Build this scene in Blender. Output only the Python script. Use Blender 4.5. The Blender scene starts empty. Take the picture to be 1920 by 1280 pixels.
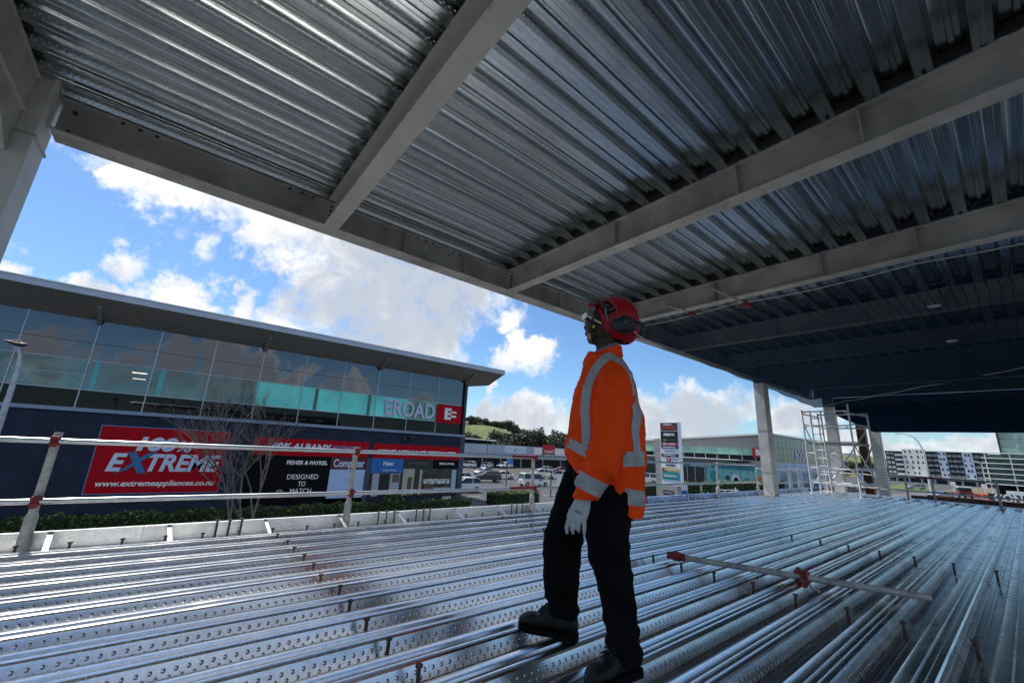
import bpy, bmesh, math, random
from mathutils import Vector, Matrix
from mathutils.bvhtree import BVHTree
SC = bpy.context.scene
COL = SC.collection
rnd = random.Random(7)
V = Vector
R_ = math.radians

# ---------------------------------------------------------------- materials
def nt(m):
    m.use_nodes = True
    return m.node_tree.nodes, m.node_tree.links

MATS = {}
def mat(name, col, rough=0.6, metal=0.0, var=0.12, scale=6.0, bump=0.0, bscale=40.0, col2=None, spec=None,
        ior=None, coat=0.0, emit=None, streak=None):
    """procedural principled material: base colour broken up by two noises, optional bump, optional second colour in patches"""
    if name in MATS: return MATS[name]
    m = bpy.data.materials.new(name); n, l = nt(m)
    b = n['Principled BSDF']
    b.inputs['Roughness'].default_value = rough
    b.inputs['Metallic'].default_value = metal
    if spec is not None: b.inputs['Specular IOR Level'].default_value = spec
    if ior is not None: b.inputs['IOR'].default_value = ior
    if coat: b.inputs['Coat Weight'].default_value = coat; b.inputs['Coat Roughness'].default_value = 0.08
    tc = n.new('ShaderNodeTexCoord')
    src = tc.outputs['Object']
    if streak:
        mp = n.new('ShaderNodeMapping'); mp.inputs['Scale'].default_value = streak
        l.new(src, mp.inputs['Vector']); src = mp.outputs['Vector']
    nz = n.new('ShaderNodeTexNoise'); nz.inputs['Scale'].default_value = scale; nz.inputs['Detail'].default_value = 6
    nz.inputs['Roughness'].default_value = 0.65
    l.new(src, nz.inputs['Vector'])
    rp = n.new('ShaderNodeValToRGB')
    c = V(col[:3]); d = V(col2[:3]) if col2 else c*(1-2*var)
    e = c*(1+var)
    rp.color_ramp.elements[0].position = 0.34; rp.color_ramp.elements[0].color = (*d, 1)
    rp.color_ramp.elements[1].position = 0.62; rp.color_ramp.elements[1].color = (*[min(1, x) for x in e], 1)
    l.new(nz.outputs['Fac'], rp.inputs['Fac']); l.new(rp.outputs['Color'], b.inputs['Base Color'])
    mr = n.new('ShaderNodeMapRange'); mr.inputs['To Min'].default_value = max(0.0, rough-0.08 if rough > 0.1 else rough); mr.inputs['To Max'].default_value = min(1, rough+0.1 if rough > 0.1 else rough)
    l.new(nz.outputs['Fac'], mr.inputs['Value']); l.new(mr.outputs['Result'], b.inputs['Roughness'])
    if bump:
        n2 = n.new('ShaderNodeTexNoise'); n2.inputs['Scale'].default_value = bscale; n2.inputs['Detail'].default_value = 4
        l.new(src, n2.inputs['Vector'])
        bp = n.new('ShaderNodeBump'); bp.inputs['Strength'].default_value = bump; bp.inputs['Distance'].default_value = 0.02
        l.new(n2.outputs['Fac'], bp.inputs['Height']); l.new(bp.outputs['Normal'], b.inputs['Normal'])
    if emit:
        b.inputs['Emission Color'].default_value = (*emit[:3], 1); b.inputs['Emission Strength'].default_value = emit[3]
    MATS[name] = m
    return m

# ---------------------------------------------------------------- objects
def tag(o, label=None, cat=None, group=None, kind=None):
    if label: o['label'] = label
    if cat: o['category'] = cat
    if group: o['group'] = group
    if kind: o['kind'] = kind
    return o

def empty(name, loc=(0, 0, 0), rz=0.0, label=None, cat=None, group=None):
    o = bpy.data.objects.new(name, None); COL.objects.link(o)
    o.empty_display_size = 0.2
    o.location = loc; o.rotation_euler = (0, 0, rz)
    return tag(o, label, cat, group)

def children(o): return list(o.children)

def copy_tree(o, parent=None):
    c = o.copy(); COL.objects.link(c)
    if parent is not None: c.parent = parent
    for ch in children(o): copy_tree(ch, c)
    return c

def top_root(o):
    while o.parent: o = o.parent
    return o

class MB:
    """collects faces; build() links them as one mesh object"""
    def __init__(s): s.v = []; s.f = []; s.m = []; s.mi = 0
    def add(s, vs, fs):
        b = len(s.v); s.v += [tuple(v) for v in vs]
        for f in fs: s.f.append(tuple(b+i for i in f)); s.m.append(s.mi)
        return s
    def box(s, a, b):
        x0, y0, z0 = [min(a[i], b[i]) for i in range(3)]; x1, y1, z1 = [max(a[i], b[i]) for i in range(3)]
        return s.add([(x0,y0,z0),(x1,y0,z0),(x1,y1,z0),(x0,y1,z0),(x0,y0,z1),(x1,y0,z1),(x1,y1,z1),(x0,y1,z1)],
                     [(0,3,2,1),(4,5,6,7),(0,1,5,4),(1,2,6,5),(2,3,7,6),(3,0,4,7)])
    def cbox(s, a, b, c=0.02):
        """box with chamfered edges"""
        bm = bmesh.new(); bmesh.ops.create_cube(bm, size=1)
        lo = V([min(a[i], b[i]) for i in range(3)]); hi = V([max(a[i], b[i]) for i in range(3)])
        for v in bm.verts: v.co = V([(lo[i]+hi[i])/2+v.co[i]*(hi[i]-lo[i]) for i in range(3)])
        bmesh.ops.bevel(bm, geom=bm.edges[:], offset=c, segments=2, affect='EDGES', profile=0.5)
        bm.verts.ensure_lookup_table(); s.add([v.co for v in bm.verts], [[v.index for v in f.verts] for f in bm.faces]); bm.free(); return s
    def tube(s, pts, r, n=10, cap=True):
        pts = [V(p) for p in pts]; rs = r if isinstance(r, (list, tuple)) else [r]*len(pts)
        rings = []; up = None
        for i, p in enumerate(pts):
            t = (pts[min(i+1, len(pts)-1)]-pts[max(i-1, 0)]).normalized()
            if up is None:
                up = V((0, 0, 1)) if abs(t.z) < 0.9 else V((1, 0, 0))
            a = t.cross(up)
            if a.length < 1e-5: a = t.cross(V((0, 1, 0)))
            a.normalize(); b = a.cross(t).normalized(); up = b
            rings.append([p+(a*math.cos(2*math.pi*k/n)+b*math.sin(2*math.pi*k/n))*rs[i] for k in range(n)])
        vs = [v for r_ in rings for v in r_]; fs = []
        for i in range(len(pts)-1):
            for k in range(n):
                fs.append((i*n+k, i*n+(k+1) % n, (i+1)*n+(k+1) % n, (i+1)*n+k))
        if cap:
            fs.append(tuple(range(n-1, -1, -1))); fs.append(tuple((len(pts)-1)*n+k for k in range(n)))
        return s.add(vs, fs)
    def bar(s, p, q, w, h, up=(0, 0, 1)):
        p, q = V(p), V(q); t = (q-p).normalized(); u = V(up)
        a = t.cross(u)
        if a.length < 1e-4: a = t.cross(V((1, 0, 0)))
        a.normalize(); b = a.cross(t).normalized()
        vs = [c+a*sx*w/2+b*sy*h/2 for c in (p, q) for sx, sy in ((-1,-1),(1,-1),(1,1),(-1,1))]
        return s.add(vs, [(3,2,1,0),(4,5,6,7),(0,1,5,4),(1,2,6,5),(2,3,7,6),(3,0,4,7)])
    def prism(s, poly, fn0, fn1):
        """poly: 2D outline; fn0/fn1 map (a,b) to the two 3D end faces"""
        n = len(poly)
        return s.add([fn0(*p) for p in poly]+[fn1(*p) for p in poly],
                     [tuple(range(n)), tuple(range(2*n-1, n-1, -1))]+[(i, i+n, (i+1) % n+n, (i+1) % n) for i in range(n)])
    def lathe(s, prof, c=(0, 0, 0), n=16):
        vs = []; fs = []
        for r, z in prof:
            for k in range(n): vs.append((c[0]+r*math.cos(2*math.pi*k/n), c[1]+r*math.sin(2*math.pi*k/n), c[2]+z))
        for i in range(len(prof)-1):
            for k in range(n): fs.append((i*n+k, i*n+(k+1) % n, (i+1)*n+(k+1) % n, (i+1)*n+k))
        fs.append(tuple(range(n-1, -1, -1))); fs.append(tuple((len(prof)-1)*n+k for k in range(n)))
        return s.add(vs, fs)
    def loft(s, rings, cap=True):
        n = len(rings[0]); fs = []
        for i in range(len(rings)-1):
            for k in range(n): fs.append((i*n+k, i*n+(k+1) % n, (i+1)*n+(k+1) % n, (i+1)*n+k))
        if cap: fs.append(tuple(range(n-1, -1, -1))); fs.append(tuple((len(rings)-1)*n+k for k in range(n)))
        return s.add([v for r_ in rings for v in r_], fs)
    def build(s, name, mats, parent=None, smooth=False, angle=40, local=False, normals=True):
        me = bpy.data.meshes.new(name)
        off = V((0, 0, 0))
        if parent is not None and not local: off = top_root(parent).location.copy()
        me.from_pydata([V(v)-off for v in s.v], [], s.f)
        if not isinstance(mats, (list, tuple)): mats = [mats]
        for m in mats: me.materials.append(m)
        if len(mats) > 1:
            for p, i in zip(me.polygons, s.m): p.material_index = i
        me.validate()
        if normals:
            bm = bmesh.new(); bm.from_mesh(me); bmesh.ops.recalc_face_normals(bm, faces=bm.faces[:]); bm.to_mesh(me); bm.free()
        o = bpy.data.objects.new(name, me); COL.objects.link(o)
        if parent is not None: o.parent = parent
        if smooth: shade(me, angle)
        return o

def shade(me, angle=40):
    for p in me.polygons: p.use_smooth = True
    if angle and angle < 180:
        try: me.set_sharp_from_angle(angle=R_(angle))
        except Exception: pass

def text_mesh(body, size=1.0, bold=0.0, extrude=0.01, shear=0.0, align='CENTER', spacing=1.0, width=None):
    cu = bpy.data.curves.new('lettering', 'FONT'); cu.body = body; cu.size = size
    cu.offset = bold; cu.extrude = extrude; cu.shear = shear; cu.align_x = align; cu.align_y = 'CENTER'
    cu.space_character = spacing; cu.resolution_u = 3
    o = bpy.data.objects.new('lettering', cu); COL.objects.link(o)
    dg = bpy.context.evaluated_depsgraph_get(); dg.update()
    me = bpy.data.meshes.new_from_object(o.evaluated_get(dg))
    bpy.data.objects.remove(o); bpy.data.curves.remove(cu)
    if width:
        xs = [v.co.x for v in me.vertices]; w0 = max(xs)-min(xs)
        k = width/w0
        for v in me.vertices: v.co.x *= k
    return me

def put_text(body, pos, xdir, size, m, parent, name='lettering', ydir=(0, 0, 1), **kw):
    """flat raised letters: xdir is the reading direction, ydir the letters' up"""
    me = text_mesh(body, size, **kw); me.name = name
    x = V(xdir).normalized(); y = V(ydir).normalized(); z = x.cross(y)
    M = Matrix((x, y, z)).transposed().to_4x4(); M.translation = V(pos)-top_root(parent).location
    me.transform(M); me.materials.clear(); me.materials.append(m)
    o = bpy.data.objects.new(name, me); COL.objects.link(o); o.parent = parent
    return o

def remesh_obj(mb, vox, smooth_iter=6, extra=None):
    """joins the collected pieces into one continuous skin; returns mesh data"""
    me = bpy.data.meshes.new('skin'); me.from_pydata(mb.v, [], mb.f); me.validate()
    bm = bmesh.new(); bm.from_mesh(me); bmesh.ops.recalc_face_normals(bm, faces=bm.faces[:]); bm.to_mesh(me); bm.free()
    o = bpy.data.objects.new('skin', me); COL.objects.link(o)
    md = o.modifiers.new('r', 'REMESH'); md.mode = 'VOXEL'; md.voxel_size = vox; md.adaptivity = 0
    sm = o.modifiers.new('s', 'SMOOTH'); sm.factor = 0.5; sm.iterations = smooth_iter
    dg = bpy.context.evaluated_depsgraph_get(); dg.update()
    res = bpy.data.meshes.new_from_object(o.evaluated_get(dg))
    bpy.data.objects.remove(o); bpy.data.meshes.remove(me)
    return res

def mesh_obj(name, me, mats, parent=None, smooth=True, angle=180):
    me.name = name; me.materials.clear()
    for m in (mats if isinstance(mats, (list, tuple)) else [mats]): me.materials.append(m)
    o = bpy.data.objects.new(name, me); COL.objects.link(o)
    if parent is not None: o.parent = parent
    if smooth: shade(me, angle)
    return o

# ---------------------------------------------------------------- camera, world, sun
cam_d = bpy.data.cameras.new('camera'); cam = bpy.data.objects.new('camera', cam_d); COL.objects.link(cam)
cx = V((0.7696, -0.6364, 0.0514)); cy = V((-0.199, -0.163, 0.9663)); 
CAMROT = Matrix(((0.77033, -0.19854, -0.60594), (-0.6356, -0.16319, -0.75457), (0.05093, 0.96641, -0.25191)))
CAMROT = CAMROT.to_quaternion().to_matrix()
cam.matrix_world = Matrix.Translation((0, 0, 1.05)) @ CAMROT.to_4x4()
cam_d.sensor_width = 36; cam_d.lens = 763/1920*36; cam_d.clip_end = 5000; cam_d.clip_start = 0.05
SC.camera = cam

SUN_EL, SUN_AZ = R_(57), R_(101)          # direction to the sun: azimuth measured from +X towards +Y
sdir = V((math.cos(SUN_EL)*math.cos(SUN_AZ), math.cos(SUN_EL)*math.sin(SUN_AZ), math.sin(SUN_EL)))
sd = bpy.data.lights.new('sun', 'SUN'); sd.energy = 3.2; sd.angle = R_(0.5); sd.color = (1.0, 0.95, 0.87)
so = bpy.data.objects.new('sun', sd); COL.objects.link(so)
so.rotation_euler = sdir.to_track_quat('Z', 'Y').to_euler(); so.location = (0, 30, 40)

w = bpy.data.worlds.new('World'); SC.world = w; w.use_nodes = True
n, l = w.node_tree.nodes, w.node_tree.links
bg = n['Background']; bg.inputs['Strength'].default_value = 0.10
sky = n.new('ShaderNodeTexSky'); sky.sky_type = 'NISHITA'; sky.sun_disc = False
sky.sun_elevation = SUN_EL; sky.sun_rotation = math.pi/2-SUN_AZ
sky.altitude = 50; sky.air_density = 1.0; sky.dust_density = 0.4; sky.ozone_density = 2.5
tc = n.new('ShaderNodeTexCoord'); DIR = tc.outputs['Generated']

def M(op, a, b=None, c=None, clamp=False):
    q = n.new('ShaderNodeMath'); q.operation = op; q.use_clamp = clamp
    for i, x in enumerate((a, b, c)):
        if x is None: continue
        if hasattr(x, 'links') or hasattr(x, 'is_linked'): l.new(x, q.inputs[i])
        else: q.inputs[i].default_value = x
    return q.outputs[0]

def noise(scale, detail, rough=0.6, vec=None, dist=0.0):
    q = n.new('ShaderNodeTexNoise'); q.inputs['Scale'].default_value = scale; q.inputs['Detail'].default_value = detail
    q.inputs['Roughness'].default_value = rough; q.inputs['Distortion'].default_value = dist
    l.new(vec or DIR, q.inputs['Vector']); return q.outputs['Fac']

# cloud banks: (direction x, y, z, angular radius, weight)
CLOUDS = [(0.293,0.903,0.314,0.157,0.9),(0.409,0.845,0.345,0.153,1.0),(0.200,0.934,0.296,0.109,0.6),(0.157,0.926,0.344,0.078,0.1),(0.134,0.966,0.220,0.075,0.1),(0.485,0.782,0.392,0.116,0.9),(0.328,0.921,0.210,0.122,1.0),(0.213,0.885,0.413,0.128,0.1),(0.391,0.891,0.231,0.139,0.9),(-0.210,0.883,0.419,0.030,0.0),(-0.163,0.887,0.431,0.040,0.0),(-0.109,0.896,0.431,0.045,0.0),(-0.061,0.905,0.421,0.052,0.1),(-0.003,0.908,0.418,0.063,0.2),(0.071,0.909,0.411,0.070,0.2),(0.135,0.893,0.430,0.070,0.2),(-0.239,0.930,0.278,0.033,0.0),(-0.235,0.948,0.214,0.034,0.1),(-0.199,0.953,0.227,0.029,0.0),(-0.090,0.969,0.229,0.042,0.0),(-0.048,0.969,0.244,0.047,0.0),(-0.010,0.967,0.255,0.039,0.0),(0.053,0.968,0.247,0.046,0.0),(-0.131,0.966,0.224,0.034,0.0),(-0.111,0.949,0.296,0.043,-0.6),(-0.019,0.941,0.338,0.041,-0.6),(-0.064,0.931,0.359,0.035,-0.5),(0.597,0.747,0.292,0.042,0.0),(0.624,0.719,0.304,0.034,0.0),(0.606,0.771,0.194,0.047,0.0),(0.652,0.725,0.222,0.055,0.0),(0.681,0.691,0.243,0.039,0.0),(0.475,0.856,0.202,0.051,0.1),(0.429,0.879,0.210,0.044,0.0),(0.579,0.805,0.130,0.026,0.0),(0.577,0.815,0.057,0.057,0.1),(0.662,0.747,0.069,0.057,0.2),(0.708,0.703,0.066,0.050,0.3),(0.634,0.772,0.048,0.050,0.2),(0.849,0.519,0.098,0.064,0.5),(0.882,0.460,0.105,0.067,0.6),(0.910,0.403,0.100,0.064,0.7),(0.929,0.356,0.100,0.056,0.7),(0.863,0.503,0.051,0.056,0.8),(0.908,0.416,0.054,0.053,0.8),(0.835,0.537,0.122,0.047,0.0),(0.899,0.419,0.128,0.044,0.0),(0.950,0.294,0.100,0.048,0.5),(0.960,0.273,0.069,0.042,0.5),(0.955,0.292,0.048,0.038,0.2),(0.972,0.224,0.069,0.040,0.2),(0.980,0.197,0.041,0.034,0.2),(0.982,0.188,-0.006,0.021,0.0),(0.991,0.126,0.043,0.035,0.2),(0.996,0.075,0.044,0.029,0.4),(0.998,0.040,0.049,0.031,0.3),(0.994,0.092,0.057,0.023,0.2),(-0.177,-0.976,0.128,0.028,0.9),(-0.212,-0.972,0.099,0.024,0.9),(-0.130,-0.984,0.121,0.021,1.0),(-0.071,-0.988,0.137,0.024,0.8),(-0.013,-0.994,0.113,0.032,1.0),(0.057,-0.989,0.140,0.030,0.8),(0.125,-0.985,0.123,0.033,1.0),(0.193,-0.973,0.126,0.033,1.0),(0.232,-0.962,0.143,0.026,0.7),(0.331,-0.934,0.134,0.024,0.6),(0.373,-0.918,0.131,0.025,0.6),(0.302,-0.947,0.109,0.032,1.0),(0.445,-0.888,0.116,0.030,0.9),(-0.154,-0.984,0.089,0.029,1.0),(-0.084,-0.992,0.096,0.028,1.0),(0.065,-0.993,0.098,0.036,1.0)]
# ragged edges: the direction is stirred before the banks are looked up
wn1 = n.new('ShaderNodeTexNoise'); wn1.inputs['Scale'].default_value = 6.0; wn1.inputs['Detail'].default_value = 8; wn1.inputs['Roughness'].default_value = 0.62; l.new(DIR, wn1.inputs['Vector'])
ws = n.new('ShaderNodeVectorMath'); ws.operation = 'SUBTRACT'; l.new(wn1.outputs['Color'], ws.inputs[0]); ws.inputs[1].default_value = (0.5, 0.5, 0.5)
wm = n.new('ShaderNodeVectorMath'); wm.operation = 'SCALE'; l.new(ws.outputs[0], wm.inputs[0]); wm.inputs['Scale'].default_value = 0.24
wa = n.new('ShaderNodeVectorMath'); wa.operation = 'ADD'; l.new(DIR, wa.inputs[0]); l.new(wm.outputs[0], wa.inputs[1])
WD = n.new('ShaderNodeVectorMath'); WD.operation = 'NORMALIZE'; l.new(wa.outputs[0], WD.inputs[0]); WDIR = WD.outputs[0]
acc = None; accg = None
for (x, y, z, r, g) in CLOUDS:
    d = n.new('ShaderNodeVectorMath'); d.operation = 'DOT_PRODUCT'; l.new(WDIR, d.inputs[0]); d.inputs[1].default_value = (x, y, z)
    k = 1/(1-math.cos(r))
    v = M('MULTIPLY_ADD', d.outputs['Value'], k, 1-k)      # 1 at the centre, 0 at the rim
    if g < 0: v = M('ADD', v, g)
    acc = v if acc is None else M('SMOOTH_MAX', acc, v, 0.25)
    if g > 0.05:
        vg = M('MULTIPLY', M('MAXIMUM', v, 0.0), g)
        accg = vg if accg is None else M('MAXIMUM', accg, vg)
# flat cloud deck elsewhere in the sky, in perspective
sx = n.new('ShaderNodeSeparateXYZ'); l.new(DIR, sx.inputs[0])
zz = M('MAXIMUM', M('ADD', sx.outputs['Z'], 0.12), 0.03)
cb = n.new('ShaderNodeCombineXYZ'); l.new(M('DIVIDE', sx.outputs['X'], zz), cb.inputs['X']); l.new(M('DIVIDE', sx.outputs['Y'], zz), cb.inputs['Y'])
deck = noise(0.9, 7, 0.6, cb.outputs[0])
away = n.new('ShaderNodeVectorMath'); away.operation = 'DOT_PRODUCT'; l.new(DIR, away.inputs[0]); away.inputs[1].default_value = (0.5, 0.86, 0.1)
aw = n.new('ShaderNodeMapRange'); aw.interpolation_type = 'SMOOTHSTEP'; l.new(away.outputs['Value'], aw.inputs['Value'])
aw.inputs['From Min'].default_value = 0.35; aw.inputs['From Max'].default_value = -0.1
hi = n.new('ShaderNodeMapRange'); l.new(sx.outputs['Z'], hi.inputs['Value']); hi.inputs['From Min'].default_value = 0.17; hi.inputs['From Max'].default_value = 0.42; hi.inputs['To Min'].default_value = -2.8; hi.inputs['To Max'].default_value = -1.9
deckv = M('MULTIPLY', M('ADD', M('MULTIPLY', deck, 5.0), hi.outputs['Result']), aw.outputs['Result'])
deckv = M('SUBTRACT', deckv, M('MULTIPLY', M('SUBTRACT', 1.0, aw.outputs['Result']), 1.0))
f1 = noise(5.5, 9, 0.62, None, 0.35); f2 = noise(17.0, 6, 0.65, None, 0.2)
acc = M('MAXIMUM', acc, -2.5); f4 = noise(48.0, 5, 0.6); ragged = M('ADD', M('ADD', M('MULTIPLY_ADD', f1, 2.6, -1.2), M('MULTIPLY_ADD', f2, 1.8, -0.8)), M('MULTIPLY_ADD', f4, 0.9, -0.45))
dens = M('ADD', acc, ragged)
dens = M('MAXIMUM', dens, M('ADD', deckv, M('MULTIPLY', ragged, 0.35)))
mask = n.new('ShaderNodeMapRange'); mask.interpolation_type = 'SMOOTHSTEP'; l.new(dens, mask.inputs['Value'])
mask.inputs['From Min'].default_value = 0.0; mask.inputs['From Max'].default_value = 1.15
above = n.new('ShaderNodeMapRange'); l.new(sx.outputs['Z'], above.inputs['Value']); above.inputs['From Min'].default_value = -0.02; above.inputs['From Max'].default_value = 0.02
maskv = M('MULTIPLY', mask.outputs['Result'], above.outputs['Result'])
# thick parts of a cloud are grey, rims and puffs are white
f3 = noise(9.0, 8, 0.6, None, 0.5)
grey = M('ADD', M('MULTIPLY', accg, 1.0), M('MULTIPLY_ADD', f3, 2.4, -1.2), None)
gm = n.new('ShaderNodeMapRange'); gm.interpolation_type = 'SMOOTHSTEP'; l.new(grey, gm.inputs['Value'])
gm.inputs['From Min'].default_value = -0.3; gm.inputs['From Max'].default_value = 0.75
cr = n.new('ShaderNodeMixRGB'); l.new(gm.outputs['Result'], cr.inputs['Fac'])
cr.inputs['Color1'].default_value = (7.2, 7.15, 7.1, 1); cr.inputs['Color2'].default_value = (3.7, 4.05, 4.6, 1)
# brighter round the hidden sun
sdn = n.new('ShaderNodeVectorMath'); sdn.operation = 'DOT_PRODUCT'; l.new(DIR, sdn.inputs[0]); sdn.inputs[1].default_value = sdir
glow = n.new('ShaderNodeMapRange'); l.new(sdn.outputs['Value'], glow.inputs['Value']); glow.inputs['From Min'].default_value = 0.8; glow.inputs['From Max'].default_value = 1.0
glow.inputs['To Min'].default_value = 1.0; glow.inputs['To Max'].default_value = 1.5
cg = n.new('ShaderNodeVectorMath'); cg.operation = 'SCALE'; l.new(cr.outputs[0], cg.inputs[0]); l.new(glow.outputs['Result'], cg.inputs['Scale'])
skyt = n.new('ShaderNodeMixRGB'); skyt.blend_type = 'MULTIPLY'; skyt.inputs['Fac'].default_value = 1.0
l.new(sky.outputs['Color'], skyt.inputs['Color1']); skyt.inputs['Color2'].default_value = (0.60, 0.78, 0.93, 1)
mx = n.new('ShaderNodeMixRGB'); l.new(maskv, mx.inputs['Fac']); l.new(skyt.outputs[0], mx.inputs['Color1']); l.new(cg.outputs[0], mx.inputs['Color2'])
l.new(mx.outputs[0], bg.inputs['Color'])
w.cycles.sampling_method = 'MANUAL'; w.cycles.sample_map_resolution = 1024

SC.view_settings.view_transform = 'Standard'; SC.view_settings.look = 'None'
SC.view_settings.exposure = 0.66; SC.view_settings.gamma = 1
SC.render.film_transparent = False
SC.cycles.max_bounces = 8; SC.cycles.diffuse_bounces = 4; SC.cycles.glossy_bounces = 5; SC.cycles.transparent_max_bounces = 12
SC.cycles.use_denoising = True
SC.cycles.sample_clamp_indirect = 6

# ---------------------------------------------------------------- galvanised steel decking
H = 0.075
PROF = [(0,0),(0.036,0),(0.042,0.005),(0.058,0.005),(0.064,0),(0.098,0),(0.103,0.003),(0.127,0.052),(0.131,0.064),(0.139,0.072),(0.150,0.075),
        (0.165,0.0755),(0.169,0.074),(0.174,0.060),(0.203,0.060),(0.209,0.074),(0.215,0.0755),
        (0.256,0.075),(0.266,0.071),(0.271,0.062),(0.274,0.052),(0.297,0.003)]

def zinc(name, base, rough, dim=True, stain=0.0, deep=0.0055, dusty=0.10):
    m = bpy.data.materials.new(name); n, l = nt(m); b = n['Principled BSDF']
    b.inputs['Metallic'].default_value = 1.0
    tc = n.new('ShaderNodeTexCoord'); oi = n.new('ShaderNodeObjectInfo')
    off = n.new('ShaderNodeVectorMath'); off.operation = 'ADD'; l.new(tc.outputs['Object'], off.inputs[0])
    rv = n.new('ShaderNodeVectorMath'); rv.operation = 'SCALE'; rv.inputs[0].default_value = (17.0, 9.0, 5.0); l.new(oi.outputs['Random'], rv.inputs['Scale']); l.new(rv.outputs[0], off.inputs[1])
    vo = n.new('ShaderNodeTexVoronoi'); vo.inputs['Scale'].default_value = 55; l.new(off.outputs[0], vo.inputs['Vector'])
    nz = n.new('ShaderNodeTexNoise'); nz.inputs['Scale'].default_value = 3.0; nz.inputs['Detail'].default_value = 8; nz.inputs['Roughness'].default_value = 0.7
    mp = n.new('ShaderNodeMapping'); mp.inputs['Scale'].default_value = (0.35, 3.0, 3.0); l.new(off.outputs[0], mp.inputs['Vector']); l.new(mp.outputs[0], nz.inputs['Vector'])
    def M(op, a, b_=None, c=None):
        q = n.new('ShaderNodeMath'); q.operation = op
        for i, x in enumerate((a, b_, c)):
            if x is None: continue
            if hasattr(x, 'is_linked'): l.new(x, q.inputs[i])
            else: q.inputs[i].default_value = x
        return q.outputs[0]
    rp = n.new('ShaderNodeValToRGB')
    rp.color_ramp.elements[0].position = 0.25; rp.color_ramp.elements[0].color = (*[x*0.62 for x in base], 1)
    rp.color_ramp.elements[1].position = 0.7; rp.color_ramp.elements[1].color = (*base, 1)
    v1 = M('MULTIPLY_ADD', vo.outputs['Color'], 0.22, nz.outputs['Fac'])
    v1 = M('ADD', v1, M('MULTIPLY_ADD', oi.outputs['Random'], 0.16, -0.17))
    l.new(v1, rp.inputs['Fac'])
    colr = rp.outputs['Color']
    if stain:
        n3 = n.new('ShaderNodeTexNoise'); n3.inputs['Scale'].default_value = 1.3; n3.inputs['Detail'].default_value = 7; l.new(off.outputs[0], n3.inputs['Vector'])
        sr = n.new('ShaderNodeMapRange'); l.new(n3.outputs['Fac'], sr.inputs['Value']); sr.inputs['From Min'].default_value = 0.56; sr.inputs['From Max'].default_value = 0.75
        sr.inputs['To Max'].default_value = stain
        mixc = n.new('ShaderNodeMixRGB'); l.new(sr.outputs['Result'], mixc.inputs['Fac']); l.new(colr, mixc.inputs['Color1']); mixc.inputs['Color2'].default_value = (0.36, 0.31, 0.26, 1)
        colr = mixc.outputs[0]
    l.new(colr, b.inputs['Base Color'])
    n4 = n.new('ShaderNodeTexNoise'); n4.inputs['Scale'].default_value = 1.7; n4.inputs['Detail'].default_value = 9; n4.inputs['Roughness'].default_value = 0.75; n4.inputs['Distortion'].default_value = 0.6; l.new(off.outputs[0], n4.inputs['Vector'])
    dust = n.new('ShaderNodeMapRange'); dust.interpolation_type = 'SMOOTHSTEP'; l.new(n4.outputs['Fac'], dust.inputs['Value']); dust.inputs['From Min'].default_value = 0.47; dust.inputs['From Max'].default_value = 0.68; dust.inputs['To Max'].default_value = dusty
    l.new(M('ADD', dust.outputs['Result'], M('MULTIPLY_ADD', nz.outputs['Fac'], 0.16, rough-0.09)), b.inputs['Roughness'])
    hts = M('MULTIPLY', nz.outputs['Fac'], 0.0)
    if dim:
        sx = n.new('ShaderNodeSeparateXYZ'); l.new(tc.outputs['Object'], sx.inputs[0])
        X, Y, Z = sx.outputs
        def dimple(s, ph, z0, r):
            fx = M('MULTIPLY', M('SUBTRACT', M('FRACT', M('MULTIPLY_ADD', X, 1/s, ph)), 0.5), s)
            dz = M('SUBTRACT', Z, z0)
            d = M('SQRT', M('ADD', M('MULTIPLY', fx, fx), M('MULTIPLY', dz, dz)))
            q = n.new('ShaderNodeMapRange'); q.interpolation_type = 'SMOOTHSTEP'; l.new(d, q.inputs['Value'])
            q.inputs['From Min'].default_value = r; q.inputs['From Max'].default_value = r*0.25; q.inputs['To Max'].default_value = deep
            return q.outputs['Result']
        h = M('ADD', dimple(0.045, 0.0, 0.037, 0.0090), dimple(0.045, 0.5, 0.014, 0.0080))
        yy = M('MULTIPLY', M('FRACT', M('DIVIDE', Y, 0.3)), 0.3)
        fx = M('ABSOLUTE', M('MULTIPLY', M('SUBTRACT', M('FRACT', M('DIVIDE', X, 0.068)), 0.5), 0.068))
        a = M('LESS_THAN', fx, 0.007); c = M('LESS_THAN', M('ABSOLUTE', M('SUBTRACT', yy, 0.240)), 0.013); e = M('GREATER_THAN', Z, 0.06)
        h = M('SUBTRACT', h, M('MULTIPLY', M('MULTIPLY', M('MULTIPLY', a, c), e), 0.004))
        hts = M('ADD', hts, h)
    bp = n.new('ShaderNodeBump'); bp.inputs['Strength'].default_value = 1.0; bp.inputs['Distance'].default_value = 1.0
    l.new(hts, bp.inputs['Height']); l.new(bp.outputs['Normal'], b.inputs['Normal'])
    return m

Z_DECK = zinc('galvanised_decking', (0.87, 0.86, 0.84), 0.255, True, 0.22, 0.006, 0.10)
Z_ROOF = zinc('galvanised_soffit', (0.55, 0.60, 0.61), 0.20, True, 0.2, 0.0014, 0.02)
Z_PLAIN = zinc('galvanised_sheet', (0.72, 0.73, 0.73), 0.42, False, 0.2)
GAP_SHADE = mat('rib_gap_shade', (0.012, 0.012, 0.013), 0.95)  # black colour stands for the dark gaps where ribs cross the beams

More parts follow.
